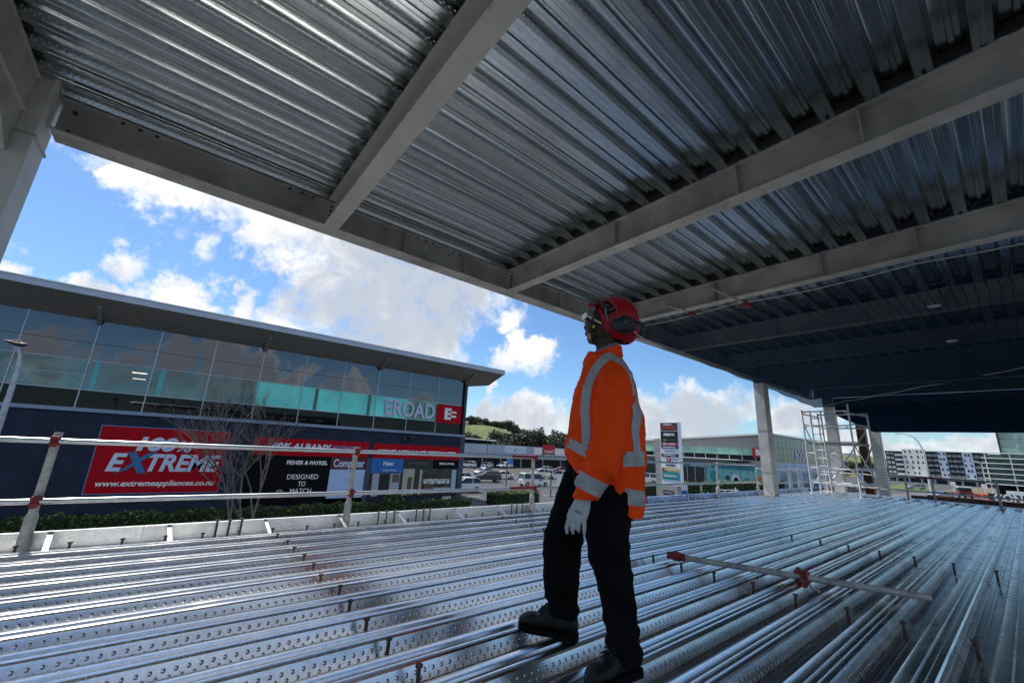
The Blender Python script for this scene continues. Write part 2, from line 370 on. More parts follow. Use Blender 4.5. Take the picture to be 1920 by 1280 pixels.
def sheet_mesh(name, L, m, ribs=2):
    mb = MB(); row = []
    for k in range(ribs): row += [(y+0.3*k, z) for y, z in PROF]
    row.append((0.3*ribs, 0.0))
    nseg = max(1, int(L/1.5)); n = len(row)
    vs = []; fs = []
    for i in range(nseg+1):
        x = L*i/nseg
        vs += [(x, y, z) for y, z in row]
    for i in range(nseg):
        for k in range(n-1): fs.append((i*n+k, (i+1)*n+k, (i+1)*n+k+1, i*n+k+1))
    mb.add(vs, fs)
    me = bpy.data.meshes.new(name); me.from_pydata(mb.v, [], mb.f); me.materials.append(m)
    shade(me, 24); return me

def plug_mesh(L, ribs=2):
    mb = MB(); top = []
    for k in range(ribs):
        top += [(0.105+0.3*k, 0.003), (0.13+0.3*k, 0.058), (0.15+0.3*k, 0.063), (0.256+0.3*k, 0.063), (0.27+0.3*k, 0.058), (0.295+0.3*k, 0.003)]
    mb.prism(top+[(0.3*ribs-.003, 0.0012), (0.103, 0.0012)], lambda a, b: (0, a, b), lambda a, b: (0.05, a, b))
    me = bpy.data.meshes.new('rib_shade_plug'); me.from_pydata(mb.v, [], mb.f); me.materials.append(GAP_SHADE); return me

# floor we stand on: sheets laid side by side along X
spans = [(-4.2, 6.62, 'near the camera', 'in the bay under the worker'), (6.60, 13.72, '', 'in the middle bay'), (13.70, 19.6, '', 'in the far bay by the scaffold tower')]
for i, (x0, x1, _, where) in enumerate(spans):
    me = sheet_mesh('deck_sheet', x1-x0, Z_DECK)
    for k in range(14):
        o = bpy.data.objects.new('deck_sheet', me); COL.objects.link(o)
        o.location = (x0, 0.01-3.6+0.6*k, 0.002*i)
        tag(o, 'ribbed steel floor decking sheet with dimpled sides, %s' % where, 'decking sheet', 'floor decking sheets '+where)
    me = sheet_mesh('deck_sheet', x1-x0, Z_DECK, 1)
    o = bpy.data.objects.new('deck_sheet', me); COL.objects.link(o); o.location = (x0, 4.81, 0.002*i)
    tag(o, 'narrow single rib sheet along the guardrail, %s' % where, 'decking sheet', 'edge decking sheets')

# shear studs
rust = mat('rusty_steel', (0.085, 0.050, 0.036), 0.85, 0.2, 0.3, 60, 0.4, 90, (0.07, 0.045, 0.035))
sb = MB().lathe([(0.013, 0), (0.011, 0.006), (0.0095, 0.01), (0.0095, 0.088), (0.017, 0.09), (0.0175, 0.098), (0.0165, 0.1)], n=10)
stud = sb.build('shear_stud', rust, smooth=True); STUD = stud.data; bpy.data.objects.remove(stud)
def studs(pts, label, group):
    for p in pts:
        o = bpy.data.objects.new('shear_stud', STUD); COL.objects.link(o)
        o.location = p; o.rotation_euler = (rnd.uniform(-.05, .05), rnd.uniform(-.05, .05), rnd.uniform(0, 6)); tag(o, label, 'stud', group)
for X, lab in ((1.07, 'left of the worker'), (3.87, 'to the right of the worker'), (6.72, 'at the first sheet joint')):
    ys = [0.06+0.3*k+rnd.uniform(-.012, .012) for k in range(0, 17 if X < 6 else 8)]
    studs([(X+rnd.uniform(-.03, .03), y, 0.004) for y in ys], 'rusty headed shear stud in the row across the decking %s' % lab, 'shear stud row '+lab)
studs([(-1.05+0.303*k+rnd.uniform(-.02, .02), 5.19, 0) for k in range(0, 62)], 'rusty headed shear stud in the row along the guardrail edge', 'shear studs along the deck edge')

# deck edge: plate, upstand and straps
white_galv = zinc('pale_galvanised', (0.86, 0.86, 0.84), 0.5, False, 0.15)
blue_film = mat('blue_protective_film', (0.30, 0.46, 0.75), 0.35, 0.0, 0.15, 4)
MB().box((-4.2, 5.108, -0.02), (19.6, 5.56, -0.004)).build('edge_plate', Z_PLAIN)
tag(bpy.data.objects['edge_plate'], 'flat galvanised plate between the last rib and the edge upstand', 'edge plate')
for a, b, m, lab, cat in ((-4.2, -0.004, white_galv, 'leftmost pale galvanised edge upstand by the nearest guardrail post', 'l'), (0.0, 2.996, white_galv, 'pale galvanised edge upstand in front of the leafless tree', 'l'), (3.0, 6.3, white_galv, 'pale galvanised edge upstand in front of the white stair rails', 'l'),
                     (6.32, 12.6, blue_film, 'blue filmed edge upstand below the pylon sign', 'b'), (12.62, 19.6, blue_film, 'blue filmed edge upstand beside the grey columns and scaffold tower', 'b')):
    e = MB().box((a, 5.545, -0.004), (b, 5.549, 0.135)).box((a, 5.51, 0.135), (b, 5.549, 0.139)).build('edge_upstand', m)
    tag(e, lab, 'edge form', 'edge upstands along the deck')
    k = 0
    for X in [-3.8, -3.0, -2.2, -1.4, -0.62, 0.19, 1.03, 1.83, 2.6, 3.5, 4.3, 5.1, 5.9, 7, 8, 9, 10, 11, 12, 13, 14.7, 15.6, 16.5, 17.4, 18.3]:
        if a < X < b:
            s = MB().bar((X, 5.54, 0.137), (X+0.03, 5.23, 0.006), 0.032, 0.003).box((X-0.016, 5.50, 0.139), (X+0.018, 5.546, 0.142)).build('strap', Z_PLAIN, e)
dark_rod = mat('dark_bar', (0.10, 0.09, 0.085), 0.7, 0.5, 0.2, 40)
for X in (0.58, 0.69, 0.80, 2.32, 2.43, 2.54, 2.86, 2.97, 3.07, 4.57, 4.68, 4.80, 8.3, 8.45, 10.2, 10.35, 10.5):
    o = MB().lathe([(0.010, 0), (0.010, 0.15), (0.017, 0.152), (0.017, 0.168)], (X, 5.47, -0.002), 8).build('dowel', dark_rod, smooth=True)
    tag(o, 'thin dark steel dowel standing against the edge upstand', 'dowel', 'dowels along the edge upstand')

# guardrails of scaffold tube
galv = zinc('scaffold_tube', (0.78, 0.79, 0.79), 0.35, False, 0.3)
tubew = mat('weathered_tube', (0.42, 0.41, 0.38), 0.55, 0.3, 0.2, 12, 0.15, 60, (0.26, 0.25, 0.23))
red = mat('red_coupler', (0.24, 0.02, 0.022), 0.6, 0.1, 0.25, 30, 0.3, 60, (0.12, 0.012, 0.014))
def coupler(mb, x, y, z):
    mb.cbox((x-.035, y-.05, z-.04), (x+.035, y+.05, z+.04), 0.012); mb.cbox((x-.02, y-.075, z-.055), (x+.02, y-.045, z-.01), 0.006)
    mb.tube([(x+.02, y-.07, z+.02), (x+.02, y-.105, z+.02)], 0.009, 8)
def guardrail(label, posts, ends, y, zs):
    g = empty('guardrail', (ends[0], y, 0), 0, label, 'guardrail', 'scaffold tube guardrails')
    for nm, z in (('top_rail', zs[0]), ('mid_rail', zs[1])):
        MB().tube([(ends[0], y-.055, z), ((ends[0]+ends[1])/2, y-.055, z-.006), (ends[1], y-.055, z)], 0.0242, 14).build(nm, galv, g, True)
    for X, top in posts:
        p = MB().tube([(X, y, 0), (X, y, .27)], 0.042, 14).tube([(X, y, .27), (X, y, .31)], [.042, .03], 14).tube([(X, y, .31), (X, y, top)], 0.030, 14).build('post', tubew, g, True)
        for z in zs:
            mb = MB(); coupler(mb, X, y-.03, z); mb.build('coupler', red if X < 6.5 else tubew, p)
    return g
g1 = guardrail('scaffold tube guardrail with red couplers along the open deck edge', [(-3.4, 1.0), (-0.755, 0.975), (1.905, 0.955), (5.0, 0.92), (11.87, 0.9)], (-5.2, 14.3), 5.46, (0.905, 0.405))
for z in (0.905, 0.405):
    MB().tube([(4.45, 5.405, z+.004), (5.02, 5.405, z+.004)], 0.0275, 12).build('spigot_sleeve', red, g1, True)
g2 = guardrail('scaffold tube guardrail between the near grey column and the scaffold tower', [(14.55, .84), (15.9, .84), (17.45, .82), (18.35, .8)], (14.5, 19.0), 5.46, (0.80, 0.36))
g3 = empty('guardrail', (18.9, 0, 0), 0, 'scaffold tube guardrail across the far end of the deck before the apartments', 'guardrail', 'scaffold tube guardrails')
for nm, z in (('top_rail', .78), ('mid_rail', .36)):
    MB().tube([(18.9, 4.9, z), (18.9, -8, z)], 0.0242, 10).build(nm, galv, g3, True)
for y in (4.83, 2.62, 2.0, 0.66, -1.6, -4):
    MB().tube([(18.96, y, 0), (18.96, y, 0.84)], 0.030, 12).build('post', tubew, g3, True)
MB().tube([(18.9, 1.75, .79), (18.9, 2.35, .79)], 0.032, 10).build('spigot_sleeve', red, g3, True)

# loose tube on the deck
t = MB().tube([(3.963, 2.321, .125), (4.633, .616, .125)], 0.0245, 14).build('scaffold_tube', tubew, smooth=True)
tag(t, 'loose grey scaffold tube with red couplers lying across the deck ribs', 'tube')
d = V((.67, -1.705, 0)).normalized()
a = V((3.95, 2.35, .127)); MB().tube([a, a+d*.16], 0.034, 12).tube([a+d*.05, a+d*.12], .042, 8).build('end_coupler', red, t, True)
a = V((4.36, 1.36, .11)); pz = V((0.93, 0.36, 0))
m_ = MB().tube([a-pz*.20, a+pz*.32], .026, 10).tube([a+pz*.03, a+pz*.12], .04, 10)
m_.cbox(a+V((-.04, -.05, -.035)), a+V((.05, .05, .06)), .012); m_.build('swivel_coupler', red, t, True)
MB().tube([a+V((.0, -.02, 0)), a+V((.03, -.06, -.06)), a+V((.05, -.10, -.085))], .011, 8).build('bolt', mat('bare_steel', (.5, .48, .46), .4, .9), t, True)

# ---------------------------------------------------------------- roof frame
paint = mat('grey_primer', (0.38, 0.375, 0.355), 0.62, 0, 0.15, 2.2, 0.08, 120)
paint_st = mat('grey_primer_stained', (0.40, 0.395, 0.375), 0.62, 0, 0.06, 2.2, 0.08, 120, None)
def stain_line(m, x0, wdt):
    n, l = nt(m); b = n['Principled BSDF']
    src = b.inputs['Base Color'].links[0].from_socket
    tc = n.new('ShaderNodeTexCoord'); sx = n.new('ShaderNodeSeparateXYZ'); l.new(tc.outputs['Object'], sx.inputs[0])
    a = n.new('ShaderNodeMath'); a.operation = 'SUBTRACT'; l.new(sx.outputs['X'], a.inputs[0]); a.inputs[1].default_value = x0
    nz = n.new('ShaderNodeTexNoise'); nz.inputs['Scale'].default_value = 14; nz.inputs['Detail'].default_value = 6; l.new(tc.outputs['Object'], nz.inputs['Vector'])
    s = n.new('ShaderNodeMath'); s.operation = 'MULTIPLY_ADD'; l.new(nz.outputs['Fac'], s.inputs[0]); s.inputs[1].default_value = wdt*1.6; l.new(a.outputs[0], s.inputs[2])
    r = n.new('ShaderNodeMapRange'); r.interpolation_type = 'SMOOTHSTEP'; l.new(s.outputs[0], r.inputs['Value']); r.inputs['From Min'].default_value = wdt*1.15; r.inputs['From Max'].default_value = wdt*.6
    r.inputs['To Max'].default_value = 0.75
    mx = n.new('ShaderNodeMixRGB'); l.new(r.outputs['Result'], mx.inputs['Fac']); l.new(src, mx.inputs['Color1']); mx.inputs['Color2'].default_value = (0.20, 0.155, 0.075, 1)
    l.new(mx.outputs[0], b.inputs['Base Color'])
stain_line(paint_st, 0.955, 0.085)
dark_bolt = mat('dark_bolt', (0.05, 0.05, 0.05), 0.5, 0.6)

def ibeam_y(name, x, y0, y1, zb, zt, wf, tf, tw, m, label, stiff=(), group='roof beams across the bays'):
    mb = MB().box((x-wf/2, y0, zb), (x+wf/2, y1, zb+tf)).box((x-wf/2, y0, zt-tf), (x+wf/2, y1, zt)).box((x-tw/2, y0, zb+tf+.0005), (x+tw/2, y1, zt-tf-.0005))
    o = mb.build(name, m); tag(o, label, 'beam', group)
    for y in stiff:
        for s in (-1, 1): MB().box((x+s*(tw/2+.001), y-.006, zb+tf+.001), (x+s*(wf/2-.004), y+.006, zt-tf-.001)).build('stiffener', m, o)
    return o
ZB, ZT = 3.60, 3.965
BX = [1.06, 4.0, 6.75, 9.5, 12.2, 14.6, 17.2, 19.9]
labs = ['grey steel roof beam with a rusty stain line, nearest the left column', 'grey steel roof beam with plate stiffeners right above the worker', 'grey steel roof beam carrying the edge of the blue net',
        'roof beam behind the net, first beyond the net edge', 'roof beam behind the net, second beyond the net edge', 'roof beam behind the net over the near far column', 'roof beam behind the net above the scaffold tower', 'roof beam at the far end above the hanging curtain']
for i, X in enumerate(BX):
    o = ibeam_y('roof_beam', X, -2.8, 5.045, ZB, ZT, 0.175, 0.014, 0.011, paint_st if i == 0 else paint, labs[i], (1.4, .42, -0.6, 2.9) if i else (-1.2,))
    if i < 3:
        for z in (3.68, 3.74, 3.80, 3.86):
            MB().tube([(X-.03, 5.035, z), (X-.055, 5.035, z)], .014, 6).build('bolt', dark_bolt, o)
eb = MB().box((-1.36, 5.05, ZB), (20.2, 5.30, ZB+.016)).box((-1.36, 5.09, ZT-.014), (20.2, 5.27, ZT)).box((-1.36, 5.165, ZB+.0165), (20.2, 5.185, ZT-.0145)).build('edge_beam', paint)
tag(eb, 'long grey steel edge beam with bolts along the open side of the roof', 'beam')
for X in (2.05, 3.06, 5.2, 8.1, 10.8): MB().box((X-.006, 5.06, ZB+.017), (X+.006, 5.163, ZT-.015)).build('stiffener', paint, eb)
for X in (-0.95, -.82, -.69, .55, .68, .81, 2.25, 2.38, 2.50, 2.86, 2.98, 3.10, 5.4, 5.5, 5.6):
    MB().tube([(X, 5.12, ZT-.014), (X, 5.12, ZT-.03)], .017, 6).build('bolt', dark_bolt, eb)
    MB().lathe([(.009, 0), (.009, .003)], (X, 5.20, ZB-.003), 8).build('bolt_hole', dark_bolt, eb)
for z in (3.67, 3.88): MB().tube([(-1.27, 5.165, z), (-1.27, 5.145, z)], .02, 6).build('bolt', dark_bolt, eb)

def column(label, x0, x1, y0, y1, zt, m, zb=-4.6):
    o = MB().cbox((x0, y0, zb), (x1, y1, zt), 0.006).build('steel_column', m); return tag(o, label, 'column', 'columns along the deck edge')
colm = mat('column_paint', (0.52, 0.515, 0.50), 0.6, 0, 0.12, 2.0, 0.06, 100)
c1 = column('tall grey column at the left carrying the edge beam', -1.80, -1.385, 4.93, 5.27, 4.3, colm)
MB().box((-1.9, 4.922, 3.40), (-1.372, 5.28, 3.425)).build('cap_plate', paint, c1)
c2 = column('grey steel column nearer the worker, left of the scaffold tower', 13.98, 14.38, 4.82, 5.10, 3.595, colm)
MB().box((13.972, 4.812, .72), (14.388, 5.108, .728)).box((13.972, 4.812, 1.95), (14.388, 5.108, 1.956)).build('joint', mat('dark_joint', (.2, .2, .19), .8), c2)
c3 = column('grey steel column seen through the scaffold tower', 19.85, 20.2, 4.45, 4.78, 3.595, colm)
c4 = column('grey steel column just right of the scaffold tower', 20.35, 20.7, 3.30, 3.58, 3.595, colm)
rustc = mat('red_oxide', (0.10, 0.042, 0.03), 0.8, 0.1, 0.3, 8, 0.3, 60, (0.05, 0.03, 0.025))
o = MB().box((20.75, 3.78, -4.6), (21.05, 3.80, 2.6)).box((20.75, 4.02, -4.6), (21.05, 4.04, 2.6)).box((20.89, 3.8005, -4.6), (20.91, 4.0195, 2.6)).build('rusty_column', rustc)
tag(o, 'rust brown steel column behind the scaffold tower', 'column')
# deep rafter meeting the left column
rf = MB().box((-1.86, -2.8, 3.60), (-1.47, 4.925, 3.625)).box((-1.86, -2.8, ZT-.02), (-1.47, 4.925, ZT)).box((-1.52, -2.8, 3.6255), (-1.49, 4.925, ZT-.0205)).build('rafter', paint)
tag(rf, 'deep grey rafter running back from the left column', 'beam')
MB().prism([(4.92, 3.598), (4.92, 3.2), (4.2, 3.598)], lambda a, b: (-1.84, a, b), lambda a, b: (-1.50, a, b)).build('haunch', paint, rf)

# roof decking sheets, seen from below
bays = [-4.2, -1.66]+BX
bayname = ['left of the rafter', 'between the left column and the first beam', 'between the first and second beams', 'between the second and third beams'] + ['above the net, bay %s from the net edge' % s for s in ('first', 'second', 'third', 'fourth', 'fifth')]
for i in range(len(bays)-1):
    x0, x1 = bays[i], bays[i+1]
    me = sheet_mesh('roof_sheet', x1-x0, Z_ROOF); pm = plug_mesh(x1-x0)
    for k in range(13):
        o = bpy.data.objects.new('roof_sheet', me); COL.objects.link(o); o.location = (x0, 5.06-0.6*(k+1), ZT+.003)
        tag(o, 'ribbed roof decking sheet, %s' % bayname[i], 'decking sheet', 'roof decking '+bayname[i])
        for px in ((x1-x0-.145,) if i > 1 else ()):
            p = bpy.data.objects.new('rib_shade_plug', pm); COL.objects.link(p); p.parent = o; p.location = (px, 0, 0)
    o = bpy.data.objects.new('roof_sheet', sheet_mesh('roof_sheet', x1-x0, Z_ROOF, 1)); COL.objects.link(o); o.location = (x0, 5.06, ZT+.003)
    tag(o, 'narrow roof strip over the edge beam, %s' % bayname[i], 'decking sheet', 'roof edge strips')

# short tubes clamped under the third beam
for (p, q, lab, c) in (((6.6, 3.75, 3.73), (6.63, 3.27, 3.47), 'short grey tube clamped under the third roof beam next to the helmet', tubew), ((6.6, 2.9, 3.83), (6.66, 2.40, 3.43), 'short tube with a red coupler clamped under the third roof beam', tubew)):
    o = MB().tube([p, q], .022, 10).build('hanging_tube', c, smooth=True); tag(o, lab, 'tube')
    mb = MB(); coupler(mb, q[0], q[1]+.02, q[2]); mb.build('coupler', red, o)
# blue safety net under the far roof, its rope and the hanging curtain
def netmat(name, dark):
    m = bpy.data.materials.new(name); n, l = nt(m); b = n['Principled BSDF']; out = n['Material Output']
    b.inputs['Base Color'].default_value = (0.004, 0.024, 0.050, 1); b.inputs['Roughness'].default_value = 0.9; b.inputs['Specular IOR Level'].default_value = 0.05
    tr = n.new('ShaderNodeBsdfTransparent'); tr.inputs['Color'].default_value = (1, 1, 1, 1)
    mix = n.new('ShaderNodeMixShader'); l.new(tr.outputs[0], mix.inputs[1]); l.new(b.outputs[0], mix.inputs[2]); l.new(mix.outputs[0], out.inputs['Surface'])
    tc = n.new('ShaderNodeTexCoord'); sx = n.new('ShaderNodeSeparateXYZ'); l.new(tc.outputs['Object'], sx.inputs[0])
    def M(op, a, b_=None, c=None):
        q = n.new('ShaderNodeMath'); q.operation = op
        for i, x in enumerate((a, b_, c)):
            if x is None: continue
            if hasattr(x, 'is_linked'): l.new(x, q.inputs[i])
            else: q.inputs[i].default_value = x
        return q.outputs[0]
    nz = n.new('ShaderNodeTexNoise'); nz.inputs['Scale'].default_value = 0.9; l.new(tc.outputs['Object'], nz.inputs['Vector'])
    wob = M('MULTIPLY_ADD', nz.outputs['Fac'], 0.12, 0)
    gx = M('LESS_THAN', M('FRACT', M('DIVIDE', M('ADD', sx.outputs['X'], wob), 0.11)), 0.13)
    gy = M('LESS_THAN', M('FRACT', M('DIVIDE', M('ADD', sx.outputs['Y'], wob), 0.11)), 0.13)
    grid = M('MAXIMUM', gx, gy)
    n2 = n.new('ShaderNodeTexNoise'); n2.inputs['Scale'].default_value = 0.5; l.new(tc.outputs['Object'], n2.inputs['Vector'])
    mr = n.new('ShaderNodeMapRange'); l.new(M('ADD', sx.outputs['X'], M('MULTIPLY_ADD', n2.outputs['Fac'], 1.6, -.8)), mr.inputs['Value'])
    mr.inputs['From Min'].default_value = 6.8; mr.inputs['From Max'].default_value = 13.0; mr.inputs['To Min'].default_value = dark[0]; mr.inputs['To Max'].default_value = dark[1]
    l.new(M('MAXIMUM', M('MULTIPLY', grid, 0.85), mr.outputs['Result']), mix.inputs['Fac'])
    return m
NET = netmat('blue_net', (0.26, 0.86)); CUR = netmat('navy_curtain', (0.995, 1.0))
mb = MB(); nx, ny = 40, 36; vs = []; fs = []
for i in range(nx+1):
    for j in range(ny+1):
        x = 6.86+(19.75-6.86)*i/nx; y = 5.05-(9.0)*j/ny
        bay = [b for b in BX if b <= x+.2]; b0 = bay[-1] if bay else 6.75; nb = [b for b in BX if b > b0]; b1 = nb[0] if nb else 20.2
        s = math.sin(math.pi*min(1, max(0, (x-b0)/(b1-b0))))
        e_ = min(1, j/5); z = 3.57-0.022*(x-6.86)-0.05*s*e_-0.02*e_*math.sin(j*1.3+i*.4)-0.0012*max(0, x-12)**2
        if i == 0: z = 3.59+.02*abs(math.sin(j*.9))-.05
        vs.append((x, y+.04*math.sin(i*1.1)*(1 if j == 0 else .4), z))
for i in range(nx):
    for j in range(ny): fs.append((i*(ny+1)+j, (i+1)*(ny+1)+j, (i+1)*(ny+1)+j+1, i*(ny+1)+j+1))
mb.add(vs, fs); o = mb.build('safety_net', NET, smooth=True, angle=180); tag(o, 'dark blue safety net slung under the far roof decking', 'net')
rope = mat('rope', (.45, .44, .40), .9)
pts = [(6.85, 4.9-.55*k, 3.555-.05*abs(math.sin(k*math.pi/4))) for k in range(22)]
o2 = MB().tube(pts, .008, 6).build('border_rope', rope, o, True)
pts = [(18.9-.42*k*.55, 4.75-.27*k, 3.16+.013*k-.03*abs(math.sin(k*.8))) for k in range(24)]
MB().tube(pts, .010, 6).build('seam_rope', rope, o, True)
for (p, lab) in (((8.67, .508, 3.47), 'pale round disc caught in the blue net, larger'), ((10.92, .508, 3.38), 'pale round disc caught in the blue net, smaller')):
    q = MB().lathe([(.02, 0), (.075, .004), (.08, .014), (.07, .02)], p, 16).build('net_disc', mat('grey_disc', (.35, .36, .36), .7), smooth=True); tag(q, lab, 'disc')
mb = MB(); vs = []; fs = []
n1 = 26
for j in range(n1+1):
    y = 4.40-9.0*j/n1
    top = 3.55
    bot = 2.27 if y < 3.36 else 2.27+(y-3.36)/(4.72-3.36)*(3.09-2.27)
    for k in range(5):
        vs.append((19.75+.05*math.sin(j*.9+k)+.03*k, y, top+(bot-top)*k/4))
for j in range(n1):
    for k in range(4): fs.append((j*5+k, (j+1)*5+k, (j+1)*5+k+1, j*5+k+1))
o = mb.add(vs, fs).build('debris_curtain', CUR, smooth=True, angle=180); tag(o, 'navy debris curtain hanging across the far end of the roof', 'curtain')

# ---------------------------------------------------------------- aluminium scaffold tower
alu = mat('aluminium_tube', (0.66, 0.67, 0.68), 0.5, 0.1, 0.1, 8)
tw = empty('scaffold_tower', (17.6, 4.0, 0.075), 0, 'aluminium mobile scaffold tower with ladder and platform at the far deck end', 'scaffold tower')
legs = [(17.0, 4.72, 2.84), (17.0, 3.43, 3.0), (18.3, 4.60, 2.84), (18.3, 3.20, 2.78)]
for x, y, z in legs:
    MB().tube([(x, y, .08), (x, y, z)], .027, 10).build('leg', alu, tw, True)
    MB().lathe([(.05, 0), (.05, .02), (.02, .03)], (x, y, .078), 10).build('base_foot', alu, tw)
def hb(p, q, nm='rung', r=.024): MB().tube([p, q], r, 8).build(nm, alu, tw, True)
for z in (.45, .92, 1.40, 2.30, 2.78):
    hb((17, 4.72, z), (17, 3.43, z)); 
    if z != 1.40: hb((18.3, 4.60, z), (18.3, 3.20, z))
for z in (.5, .97, 2.35, 2.70):
    hb((17, 4.72, z), (18.3, 4.60, z), 'ledger'); hb((17, 3.43, z), (18.3, 3.20, z), 'ledger')
for p, q in (((17, 4.70, 2.3), (18.3, 4.6, .97)), ((17, 3.43, .6), (18.3, 3.2, 1.7)), ((17.05, 4.2, .45), (18.3, 3.3, 2.2)), ((17, 3.45, 1.8), (18.3, 3.2, .5)), ((17.02, 4.55, .5), (17.02, 4.05, 1.5)), ((17.1, 4.1, 1.45), (18.25, 3.5, .5))):
    hb(p, q, 'brace', .022)
for z in (.45, .92, 1.4, 2.30, 2.78):
    hb((17, 4.72, z-.13), (17, 4.60, z), 'knee_brace', .014); hb((17, 3.43, z-.13), (17, 3.58, z), 'knee_brace', .014)
lad = MB()
for dy in (4.46, 4.16): lad.tube([(16.98, dy, .1), (16.98, dy+.02, 2.75)], .024, 8)
for k in range(10): lad.tube([(16.98, 4.46, .2+.26*k), (16.98, 4.16, .2+.26*k)], .019, 8)
lad.build('ladder', alu, tw, True)
MB().box((17.04, 3.25, 1.70), (18.26, 4.68, 1.76)).build('platform', mat('platform_board', (.30, .30, .29), .7, 0, .2, 20), tw)
MB().box((17.035, 3.3, 1.77), (17.05, 4.66, 1.80)).build('platform_edge', alu, tw)
# closers and boards at the far deck edge
closer = mat('brown_closer', (.30, .24, .19), .9, 0, .25, 20, .2)
for k in range(12):
    y = 4.75-.3*k
    o = MB().prism([(-.07, 0), (.07, 0), (.10, .077), (-.10, .077)], lambda a, b: (17.3+.12*k, y+a, b+.003), lambda a, b: (17.72+.12*k, y+a, b+.003)).build('rib_closer', closer if k % 3 else Z_PLAIN)
    tag(o, 'short trough closer piece at the far deck end near the scaffold tower', 'closer', 'closer pieces at the far deck end')
o = MB().box((19.62, -8, -.02), (19.9, 4.8, .085)).build('end_flashing', Z_PLAIN); tag(o, 'galvanised end flashing across the far edge of the deck', 'flashing')
o = MB().box((21.0, -6, -.06), (21.2, 2.4, .17)).box((20.9, -6, .17), (21.3, 2.4, .19)).build('rusty_beam', rustc); tag(o, 'rust red steel beam beyond the far deck edge', 'beam')
o = MB().bar((20.2, 2.7, .12), (21.0, 1.2, .12), .12, .1).build('rusty_channel', rustc); tag(o, 'short rusty channel running out past the far deck edge', 'beam')

# ---------------------------------------------------------------- ground
G = -4.6
asphalt = mat('asphalt', (0.075, 0.075, 0.078), 0.85, 0, 0.18, 0.6, 0.3, 30)
paintw = mat('road_paint', (0.62, 0.62, 0.60), 0.7, 0, 0.12, 3)
conc = mat('concrete', (0.36, 0.355, 0.34), 0.8, 0, 0.1, 1.2, 0.15, 40)
grassm = mat('grass', (0.085, 0.125, 0.025), 0.95, 0, 0.3, 0.8, 0.6, 20, (0.10, 0.10, 0.03))
def sheet(name, poly, z, m, lab=None):
    o = MB().add([(x, y, z) for x, y in poly], [tuple(range(len(poly)))]).build(name, m); o['kind'] = 'structure'; return o
sheet('car_park', [(-400, 33.0), (46, 33.0), (46, -400), (1500, -400), (1500, 1500), (-400, 1500)], G, asphalt)
sheet('street', [(-400, -400), (46, -400), (46, 33.0), (-400, 33.0)], -5.9, asphalt)
o = MB().box((-400, 33.0, -5.9), (46.0, 33.15, G+.10)).build('retaining_wall', conc); tag(o, 'low concrete retaining wall below the shop hedge', 'wall')
sheet('footpath', [(-60, 33.2), (23.6, 33.2), (23.6, 36), (-60, 36)], G+.006, conc)
mb = MB()
for k in range(7):
    x = 36+k*2.7; mb.add([(x, 44+k*.3, G+.006), (x+.12, 44+k*.3, G+.006), (x+1.4, 49+k*.3, G+.006), (x+1.28, 49+k*.3, G+.006)], [(0, 1, 2, 3)])
for k in range(8):
    x = 44+k*2.8; mb.add([(x, 63, G+.006), (x+.12, 63, G+.006), (x+1.4, 68, G+.006), (x+1.28, 68, G+.006)], [(0, 1, 2, 3)])
for (a, b) in (((26.5, 41.2), (29.5, 41.2)), ((33, 43), (39, 41)), ((38.5, 40), (47, 38)), ((24.5, 33.6), (30, 33.6))):
    a = V((*a, G+.006)); b = V((*b, G+.006)); t = (b-a).normalized(); s = V((-t.y, t.x, 0))*.07
    mb.add([a-s, b-s, b+s, a+s], [(0, 1, 2, 3)])
o = mb.build('bay_lines', paintw); o['kind'] = 'structure'
sheet('grass_verge', [(150, 18), (205, 20), (210, 30), (155, 28)], G+.02, grassm)
road = sheet('road', [(85, -60), (140, -60), (150, 17.5), (95, 25)], G+.008, mat('worn_road', (0.13, 0.13, 0.135), .85, 0, .12, .5))
sheet('embankment', [(150, -20), (240, -20), (240, 17), (150, 16)], G+.012, mat('dry_bank', (0.16, 0.14, 0.085), .95, 0, .3, .5))

# ---------------------------------------------------------------- leaf builders
def leafmat(name, col, col2):
    m = mat(name, col, 0.55, 0, 0.35, 2.5, 0, 40, col2); return m
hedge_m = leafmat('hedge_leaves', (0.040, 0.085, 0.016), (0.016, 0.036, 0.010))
hedge_y = leafmat('hedge_sunlit_tops', (0.17, 0.23, 0.035), (0.07, 0.12, 0.02))  # lighter leaf colour paints the sunlight on the hedge tops
def leafq(mb, p, s, r, up=0.3):
    a = V((r.uniform(-1, 1), r.uniform(-1, 1), r.uniform(-1, 1)+up)).normalized(); b = a.orthogonal().normalized(); c = a.cross(b)
    t = r.uniform(0, 6.28); u = b*math.cos(t)+c*math.sin(t); w_ = a.cross(u)
    mb.add([p-u*s, p-w_*s*.55, p+u*s, p+w_*s*.55], [(0, 1, 2, 3)])
def hedge(name, x0, x1, y0, y1, z0, z1, dens, s, label, lit_top=0.0, seed=1):
    r = random.Random(seed); mb = MB()
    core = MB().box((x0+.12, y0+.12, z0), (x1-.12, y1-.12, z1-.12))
    nb = int((x1-x0)*dens)
    def top(x): return z1+.09*math.sin(x*1.9+seed)+.06*math.sin(x*4.7)
    for i in range(nb):
        x = r.uniform(x0, x1); f = r.random()
        if f < .45: p = V((x, r.uniform(y0, y1), top(x)+r.gauss(0, .05)))
        elif f < .93: p = V((x, y0+abs(r.gauss(0, .07)), r.uniform(z0, top(x))))
        else: p = V((r.choice((x0, x1))+r.gauss(0, .06), r.uniform(y0, y1), r.uniform(z0, z1)))
        mb.mi = 1 if (p.z > top(x)-.12 and r.random() < lit_top) else 0
        leafq(mb, p, s*r.uniform(.6, 1.3), r)
    o = mb.build(name, [hedge_m, hedge_y], normals=False); tag(o, label, 'hedge')
    c = core.build('inner_growth', mat('hedge_core', (.012, .022, .008), .95), o); return o
